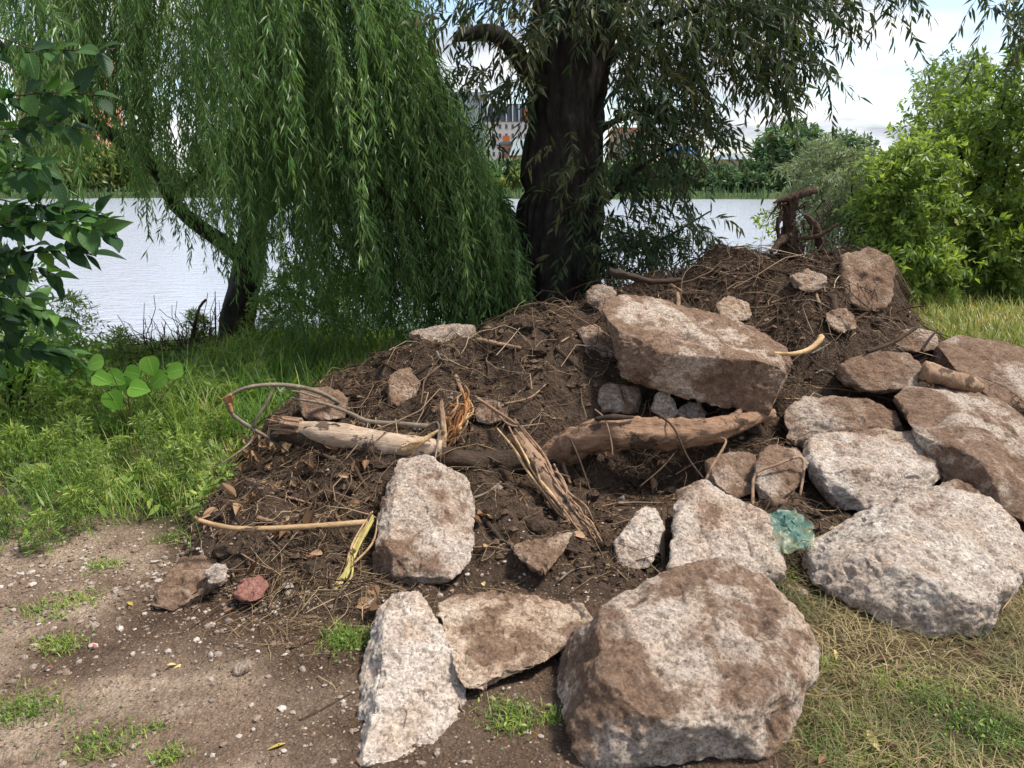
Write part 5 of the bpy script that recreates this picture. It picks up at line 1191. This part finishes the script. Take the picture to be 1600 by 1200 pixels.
for k in range(36):
    u, v = RNG.uniform(1230, 1600), RNG.uniform(920, 1200)
    ground_leaf('dry_leaf', me_dry[k % 4], u, v, RNG.uniform(.025, .05), 'small dry leaf lying in the matted grass', 'dry leaves in the grass', 0.01, 0.3)
# loose stones big enough to be picked up one by one
def stone_mesh(k):
    D, F = ico(3); r = np.random.default_rng(k); V = D * r.uniform(.75, 1.25, 3) * (1, 1, .65)
    for j in range(6):
        n = unit(r.normal(size=3)); h = V @ n; V = V - n * (np.clip(h - h.max() * .72, 0, None) * .9)[:, None]
    V = V * (1 + 0.08 * fbm(V * 2.5 + k, 3, k)[:, None])
    return mesh_np('stone', V, F, True, None, [M_ROCK])
stones = [stone_mesh(k) for k in range(6)]
def stone(u, v, r, label, group, dirt=0.2):
    o = link('stone', stones[random.randrange(6)]); P = hit(u, v); o.location = P + (0, 0, r * .3)
    o.scale = (r, r, r); o.rotation_euler = (RNG.normal(0, .3), RNG.normal(0, .3), RNG.uniform(0, 6.28)); o['dirt'] = dirt; o['tone'] = float(RNG.uniform(.55, .95))
    return tag(o, label, 'stone', group)
for k in range(70):
    u, v = RNG.uniform(0, 300), 0
    v = 1010 - 0.45 * u + RNG.normal(0, 48)
    stone(u, v, RNG.uniform(.008, .019), 'small pale stone in the gravel strip of the path', 'stones of the gravel strip', 0.36)
for k in range(30): stone(RNG.uniform(20, 560), RNG.uniform(1000, 1195), RNG.uniform(.005, .013), 'small stone lying loose on the trodden path', 'stones on the path', 0.42)
for k in range(70): stone(RNG.uniform(560, 1300), RNG.uniform(500, 900), RNG.uniform(.008, .022), 'small stone lodged in the soil of the heap', 'stones in the soil of the heap', 0.5)
stone(380, 1048, .03, 'brownish stone at the lower edge of the straw', None, .35); stone(473, 1049, .016, 'round white pebble right of the straw', None, 0.0)
stone(1255, 930, .03, 'pale stone in the gap right of the big boulder', None, .1); stone(1430, 955, .025, 'pinkish pebble beneath the big whitish chunk', None, .3)

# ------------------------------------------------------------------ grass and weeds
def blades(B, xy, h, w, lean, zoff=0.0, dirs=None):
    n = len(xy); z = surf_h(xy[:, 0], xy[:, 1]) + zoff
    a = RNG.uniform(0, 6.28, n) if dirs is None else dirs
    d = np.stack([np.cos(a), np.sin(a), 0 * a], -1); sd = np.stack([-np.sin(a), np.cos(a), 0 * a], -1)
    P = np.stack([xy[:, 0], xy[:, 1], z], -1); h = h[:, None]; ln = lean[:, None]; up = np.array((0, 0, 1.0)); w = np.broadcast_to(w, (n,))[:, None] / 2
    c = lambda s: P + d * h * ln * s**1.6 + up * h * (s * np.sqrt(np.clip(1 - (ln * 0.75)**2, 0.02, 1)) - 0.35 * ln * s * s)
    V = np.stack([c(0) - sd * w, c(0) + sd * w, c(.4) - sd * w * .9, c(.4) + sd * w * .9, c(.75) - sd * w * .55, c(.75) + sd * w * .55, c(1.0)], 1)
    F0 = np.array([[0, 1, 3], [0, 3, 2], [2, 3, 5], [2, 5, 4], [4, 5, 6]])
    r = np.clip(0.5 + 0.6 * fbm(np.stack([xy[:, 0], xy[:, 1], 0 * z], -1) * 3, 2, 5) + RNG.normal(0, .22, n), 0, 1)
    B.add(V.reshape(-1, 3), (F0[None] + (np.arange(n) * 7)[:, None, None]).reshape(-1, 3), np.repeat(r, 7))
def samp(n, x0, x1, y0, y1, fn=None):
    out = []
    while sum(map(len, out)) < n:
        x = RNG.uniform(x0, x1, n); y = RNG.uniform(y0, y1, n)
        k = np.ones(n, bool) if fn is None else RNG.random(n) < fn(x, y)
        out.append(np.stack([x[k], y[k]], -1))
    return np.concatenate(out)[:n]
nf = lambda f, s: (lambda x, y: np.clip(0.45 + 1.4 * fbm(np.stack([x, y, 0 * x], -1) * f, 3, s), 0, 1))
B = Batch()
leftz = lambda x, y: np.clip(sstep(3.0, 3.8, y + 0.5 * (x + 1.7) + 0.9 * fbm(np.stack([x, y, 0 * x], -1) * 1.8, 3, 71)) * (mound_h(x, y, False) < 0.03) * (0.25 + nf(1.5, 3)(x, y)), 0, 1)
xy = samp(21000, -4.2, -0.7, 3.1, 8.6, leftz); blades(B, xy, RNG.uniform(.05, .24, len(xy)), 0.0045, RNG.uniform(.2, .95, len(xy)))
xy = samp(9000, -2.6, 0.6, 4.6, 8.6, lambda x, y: (mound_h(x, y, False) < 0.05) * 1.0); blades(B, xy, RNG.uniform(.2, .5, len(xy)), 0.007, RNG.uniform(.3, 1.0, len(xy)))
tag(obj('bank_grass', *B.get()[:2], M_GRASSD, attrs=B.get()[2]), 'long green grass on the bank left of the heap', 'grass', None, 'stuff')
B = Batch()
xy = samp(16000, 2.2, 9.5, 6.2, 13.5, lambda x, y: (mound_h(x, y, False) < 0.02) * (x / y > 0.3) * (x / y < 0.85) * 1.0); blades(B, xy, RNG.uniform(.08, .25, len(xy)), 0.010, RNG.uniform(.2, .9, len(xy)))
tag(obj('lawn_grass', *B.get()[:2], M_GRASSL, attrs=B.get()[2]), 'sunlit yellow green grass behind the rubble on the right', 'grass', None, 'stuff')
B = Batch()
xy = samp(13000, 0.55, 2.3, 1.5, 3.2, lambda x, y: sstep(0.62, 0.8, x + 0.12 * np.sin(y * 9)) * (0.35 + nf(3, 8)(x, y)))
blades(B, xy, RNG.uniform(.03, .12, len(xy)), 0.0026, RNG.uniform(.75, 1.25, len(xy)), 0.004)
tag(obj('dry_grass', *B.get()[:2], M_STRAW, attrs=B.get()[2]), 'matted dry yellow grass in the right foreground', 'grass', None, 'stuff')
B = Batch()
xy = samp(2000, 0.85, 1.95, 1.5, 2.3, lambda x, y: np.clip(nf(2.5, 18)(x, y) * sstep(2.4, 1.8, y - 0.25 * (x - 1)) - .1, 0, 1)); blades(B, xy, RNG.uniform(.02, .07, len(xy)), 0.0026, RNG.uniform(.5, 1.1, len(xy)))
tag(obj('short_green_grass', *B.get()[:2], M_WEED, attrs=B.get()[2]), 'short green grass in the lower right corner', 'grass', None, 'stuff')

B = Batch(); n = 11000
xy = samp(n, -4.4, -0.75, 3.15, 8.0, lambda x, y: np.clip(leftz(x, y) * (0.15 + 1.8 * np.clip(fbm(np.stack([x, y, 0 * x], -1) * 2.2, 2, 51) + .25, 0, 1)), 0, 1))
P = np.c_[xy, surf_h(xy[:, 0], xy[:, 1]) + RNG.uniform(0.01, 0.20, n) * np.clip(0.6 + fbm(np.c_[xy, 0 * xy[:, 0]] * 1.7, 2, 61), .2, 1.2)]
add_leaves(B, P, rdir(n, .3), rdir(n, 2.0), RNG.uniform(.035, .10, n), RNG.uniform(.014, .036, n), shape='lance')
tag(obj('ground_cover', *B.get()[:2], M_WEED, attrs=B.get()[2]), 'leafy green ground cover between the weeds on the left bank', 'ground cover', None, 'stuff')
# single low tufts on the path: each a thing
def tuft(u, v, r, n, h, label, mat=M_WEED):
    c = hit(u, v); B = Batch()
    xy = c[:2] + RNG.normal(0, r, (n, 2)) * (1, .7); blades(B, xy, RNG.uniform(.4, 1, n) * h, 0.0032, RNG.uniform(.3, 1.1, n))
    k = n // 3; q = c[:2] + RNG.normal(0, r, (k, 2)); P = np.c_[q, surf_h(q[:, 0], q[:, 1]) + RNG.uniform(0, h * .5, k)]
    add_leaves(B, P, rdir(k, .5), rdir(k, 2), RNG.uniform(.01, .025, k), RNG.uniform(.006, .012, k), shape='dia')
    return tag(obj('weed_tuft', *B.get()[:2], mat, attrs=B.get()[2], origin=c), label, 'weed', 'low weed tufts on bare soil')
for a in ((545, 1005, .05, 330, .07, 'bright green weed tuft left of the white wedge'), (800, 1125, .05, 260, .05, 'green weed tuft on the soil below the flat tan slab'), (862, 1130, .02, 60, .05, 'small weed sprig touching the left side of the big boulder'),
          (95, 1010, .045, 200, .05, 'green tuft in the middle of the gravel strip'), (70, 960, .06, 160, .04, 'olive tuft above the gravel strip near the left edge'), (45, 1110, .07, 320, .05, 'wide grass tuft at the left edge of the path'), (160, 1170, .06, 220, .045, 'grass tuft near the bottom left of the path'), (262, 1190, .03, 110, .04, 'small grass tuft at the bottom of the path'), (130, 940, .05, 120, .04, 'sparse tuft beside the gravel left of the boulder'), (160, 885, .04, 130, .05, 'small tuft where gravel meets the weeds'), (270, 845, .04, 120, .06, 'tuft at the upper end of the gravel'), (235, 1145, .02, 50, .03, 'tiny sprig on the bare path'),
          (1280, 1045, .03, 120, .05, 'broad leaved sprig in the grass right of the big boulder'), (1235, 905, .03, 120, .05, 'green sprigs in the gap behind the big boulder'), (1560, 1150, .09, 420, .06, 'thick green tuft in the lower right corner'), (1430, 1090, .08, 260, .06, 'grass tuft in the middle of the right foreground')): tuft(*a)

# feathery weeds
def weed_proto(h, nodes, seed):
    LBx, SBx = Batch(), Batch()
    V, F = tube([(0, 0, -0.03), (0.01, 0.01, h * .5), (0.0, 0.02, h)], (0.005, 0.004, 0.0015), 8, 5); SBx.add(V, F)
    for k in range(nodes):
        z = h * (0.12 + 0.86 * k / nodes); q = 4 if k < nodes - 2 else 6
        a = np.arange(q) * 6.28 / q + k * 1.1 + RNG.normal(0, .2, q)
        ln = h * 0.36 * (1.15 - 0.75 * k / nodes)
        dr = unit(np.stack([np.cos(a), np.sin(a), 0 * a + 0.45], -1)); P0 = np.tile((0.0, 0.01, z), (q, 1))
        twigs(LBx, SBx, P0, dr, ln * 1.25, 0.5, 11, 0.055, 0.012, 0.85, 0.05, m=4, rad=0.0014, shape='dia', lvar=0.5, rbase=np.full(q, RNG.random() * .5 + .5 * k / nodes))
    return (mesh_np('foliage', *LBx.get()[:2], False, LBx.get()[2], [M_WEED]), mesh_np('stem', *SBx.get()[:2], True, None, [M_TWIG]))
protos = [weed_proto(0.42, 10, 1), weed_proto(0.55, 12, 2), weed_proto(0.34, 9, 3)]
def weed(x, y, s, label, group, k):
    zz = float(surf_h(np.array(x), np.array(y))); label = where({'feathery weeds on the left bank': 'feathery green weed', 'weeds at the left edge': 'bright edge weed', 'tall weeds by the water': 'dark tall weed', 'weeds below the right shrubs': 'green weed in the lawn'}[group], *proj((x, y, zz + .15)), label)
    t = empty('feathery_weed', (x, y, float(surf_h(np.array(x), np.array(y)))), label, 'weed', group)
    for nm, me in zip(('foliage', 'stem'), protos[k % 3]):
        o = link(nm, me, t)
    t.scale = (s, s, s); t.rotation_euler = (RNG.normal(0, .12), RNG.normal(0, .12), RNG.uniform(0, 6.28))
def weed_at(u, v, s, label, group, k):
    p = hit(u, v); weed(p[0], p[1], s, label, group, k)
wl_ = 'feathery green weed growing in the bank left of the heap'
for k, (u, v, s) in enumerate([(290, 770, .95), (320, 735, .9), (270, 800, .7), (345, 690, .8), (250, 730, .8), (215, 770, .75), (180, 740, .8), (130, 760, .8), (90, 730, .9), (60, 790, .7), (150, 800, .6), (110, 820, .5), (300, 680, .8), (240, 680, .8), (190, 690, .8), (140, 690, .9), (70, 680, 1.0), (30, 740, .9), (365, 650, .7), (320, 640, .8), (120, 640, 1.0), (170, 655, 1.0), (60, 630, 1.1), (230, 640, .8), (280, 640, .8), (410, 625, .7), (450, 600, .7), (340, 600, .8), (500, 580, .6)]):
    weed_at(u, v, s * RNG.uniform(.55, .95), wl_, 'feathery weeds on the left bank', k)
for k, (x, y, s) in enumerate([(-2.0, 3.35, .6), (-2.15, 3.6, .7), (-2.3, 3.3, .6), (-2.05, 3.15, .5)]):
    weed(x, y, s, 'bright weed at the left edge beside the path', 'weeds at the left edge', k)
wl_ = 'dark tall weed standing against the water on the left bank'
for k, (x, y, s) in enumerate([(-3.5, 6.9, .9), (-3.9, 7.1, 1.2), (-4.3, 7.0, 1.7), (-3.0, 7.5, 1.0), (-4.6, 7.2, 1.9), (-3.7, 6.4, .9), (-4.1, 6.3, 1.4), (-2.6, 7.8, 1.0), (-4.9, 7.0, 1.9), (-3.2, 7.9, 1.0), (-1.9, 8.0, 1.0)]):
    weed(x, y, s, wl_, 'tall weeds by the water', k)
for k in range(10):
    y = RNG.uniform(9.6, 11); x = y * RNG.uniform(0.46, 0.66)
    weed(x, y, RNG.uniform(.5, 1.0), 'green weed at the edge of the grass below the right shrubs', 'weeds below the right shrubs', k)

# round leaved plant: every leaf is a part
M_ROUNDL = leaf_mat('round_leaf', [(0, (0.13, 0.29, 0.035)), (1, (0.20, 0.38, 0.06))], 0.4, 0.55, 0.2, True, veins=True)
me_round = leaf_mesh('leaf', M_ROUNDL, ROUND, 0.18, 0.18)
c0 = at(205, 650, 4.7); c0[2] = float(ground_h(c0[0], c0[1])); rp = empty('round_leaved_plant', c0, 'plant with large round light green leaves above the weeds', 'plant')
for (u, v, w) in [(150, 567, 34), (234, 570, 36), (273, 580, 36), (206, 583, 34), (248, 593, 38), (157, 591, 32), (178, 590, 36), (214, 607, 38), (176, 624, 38), (195, 600, 30), (140, 580, 24)]:
    d = c0[1] - RNG.uniform(-.1, .25); P = at(u, v, d); stem0 = c0 + (RNG.normal(0, .03), RNG.normal(0, .03), 0)
    aa = RNG.uniform(0, 6.28); dr = unit(np.array((math.cos(aa), -0.15, 0.6 * math.sin(aa) - 0.15)))
    sz = w * mpp(d) * 0.98; bp = P - dr * sz * .45
    V, F = tube([stem0, (stem0 + bp) / 2 + (0, 0, .04), bp], (0.004, 0.003, 0.002), 10, 5); part('stem', V, F, M_TWIG, rp)
    place('leaf', me_round, bp, dr, (RNG.normal(0, .15), -0.75, 0.65), sz, rp)

# broadleaf shrub at the left edge: every leaf is a part
M_SHRUB = leaf_mat('shrub_leaf', [(0, (0.018, 0.048, 0.018)), (0.6, (0.035, 0.085, 0.026)), (0.85, (0.07, 0.15, 0.035)), (1, (0.13, 0.24, 0.05))], 0.3, 0.5, 0.2, True, veins=True)
me_shrub = [leaf_mesh('leaf', M_SHRUB, OVATE, c, f) for c, f in ((0.15, 0.2), (0.3, 0.35))]
b0 = np.array((-2.75, 3.9, 0.0)); b0[2] = ground_h(b0[0], b0[1])
sh = empty('broadleaf_shrub', b0, 'broad leaved shrub reaching in from the left edge', 'shrub')
shoots = [([(-40, 360, 3.7), (40, 348, 3.5), (110, 350, 3.4), (180, 366, 3.35)], 26), ([(-40, 330, 3.8), (50, 322, 3.7), (130, 330, 3.6), (170, 345, 3.5)], 20), ([(-40, 400, 3.7), (30, 395, 3.5), (90, 390, 3.4), (150, 400, 3.4)], 20), ([(-40, 440, 3.8), (20, 430, 3.6), (60, 420, 3.5), (95, 440, 3.5)], 18),
          ([(-40, 170, 3.6), (30, 150, 3.5), (90, 145, 3.45), (160, 150, 3.4)], 14), ([(-40, 90, 3.6), (60, 78, 3.5), (140, 80, 3.4), (180, 76, 3.4)], 7), ([(-40, 240, 3.6), (30, 200, 3.5), (80, 190, 3.4), (130, 205, 3.4)], 14), ([(-40, 290, 3.7), (10, 270, 3.6), (60, 262, 3.5), (80, 275, 3.5)], 14),
          ([(-40, 520, 3.9), (10, 490, 3.8), (50, 480, 3.8), (90, 500, 3.8)], 20), ([(-40, 560, 3.9), (20, 540, 3.8), (60, 545, 3.8), (110, 560, 3.9)], 18), ([(-60, 470, 3.9), (-20, 460, 3.7), (20, 465, 3.7), (55, 460, 3.7)], 14)]
for p, n in shoots:
    pp = [at(*q) for q in p]; V, F = tube([b0 + (0, 0, 0.02), (b0 * .45 + pp[0] * .55) + (-.1, 0, 0)] + pp, (0.014, 0.010, 0.007, 0.005, 0.003, 0.002), 40, 6, 0.1); part('stem', V, F, M_BTWIG, sh)
    Q = resample(pp, 60)
    n = int(n * 1.5)
    for k in range(n):
        i = int(8 + 51 * (k + RNG.random()) / n); i = min(i, 59); t_ = unit(Q[min(i + 1, 59)] - Q[i - 1]); sd = (1 if k % 2 else -1)
        dr = unit(t_ * 0.7 + np.array((0.1, -0.45 * RNG.random(), sd * 0.55)) + RNG.normal(0, .25, 3) + (0, 0, -.15))
        place('leaf', me_shrub[k % 2], Q[i] + RNG.normal(0, .006, 3), dr, np.array((0, -.4, .8)) + RNG.normal(0, .35, 3), RNG.uniform(.085, .15), sh, RNG.uniform(.85, 1.15))
# small extras on the bank
stick('dark broken twig standing in the bank before the water', [(300, 540), (305, 505, 7.2), (312, 480, 7.2), (322, 468, 7.2)], 0.03, 0.012, M_ROOT, 'dead_branch', 'branch')
stick('thin dead twig beside the willow trunk', [(338, 530), (337, 490, 7.9), (336, 455, 7.9)], 0.008, 0.004, M_ROOT, 'dead_branch', 'branch')
B = Batch()
n = 160; c = at(285, 555, 7.2); P0 = c + RNG.normal(0, 1, (n, 3)) * (.28, .2, .08); dr = unit(RNG.normal(size=(n, 3)) + (0, 0, .5)); s = np.linspace(0, 1, 5); L = RNG.uniform(.15, .5, n)
V, F = tubes_vec(P0[:, None] + dr[:, None] * (L[:, None] * s)[..., None] + RNG.normal(0, .012, (n, 5, 3)), np.linspace(.006, .003, 5)[None].repeat(n, 0)); B.add(V, F)
tag(obj('brushwood', *B.get()[:2], M_ROOT), 'pile of dead brushwood on the bank before the water', 'brushwood', None, 'stuff')
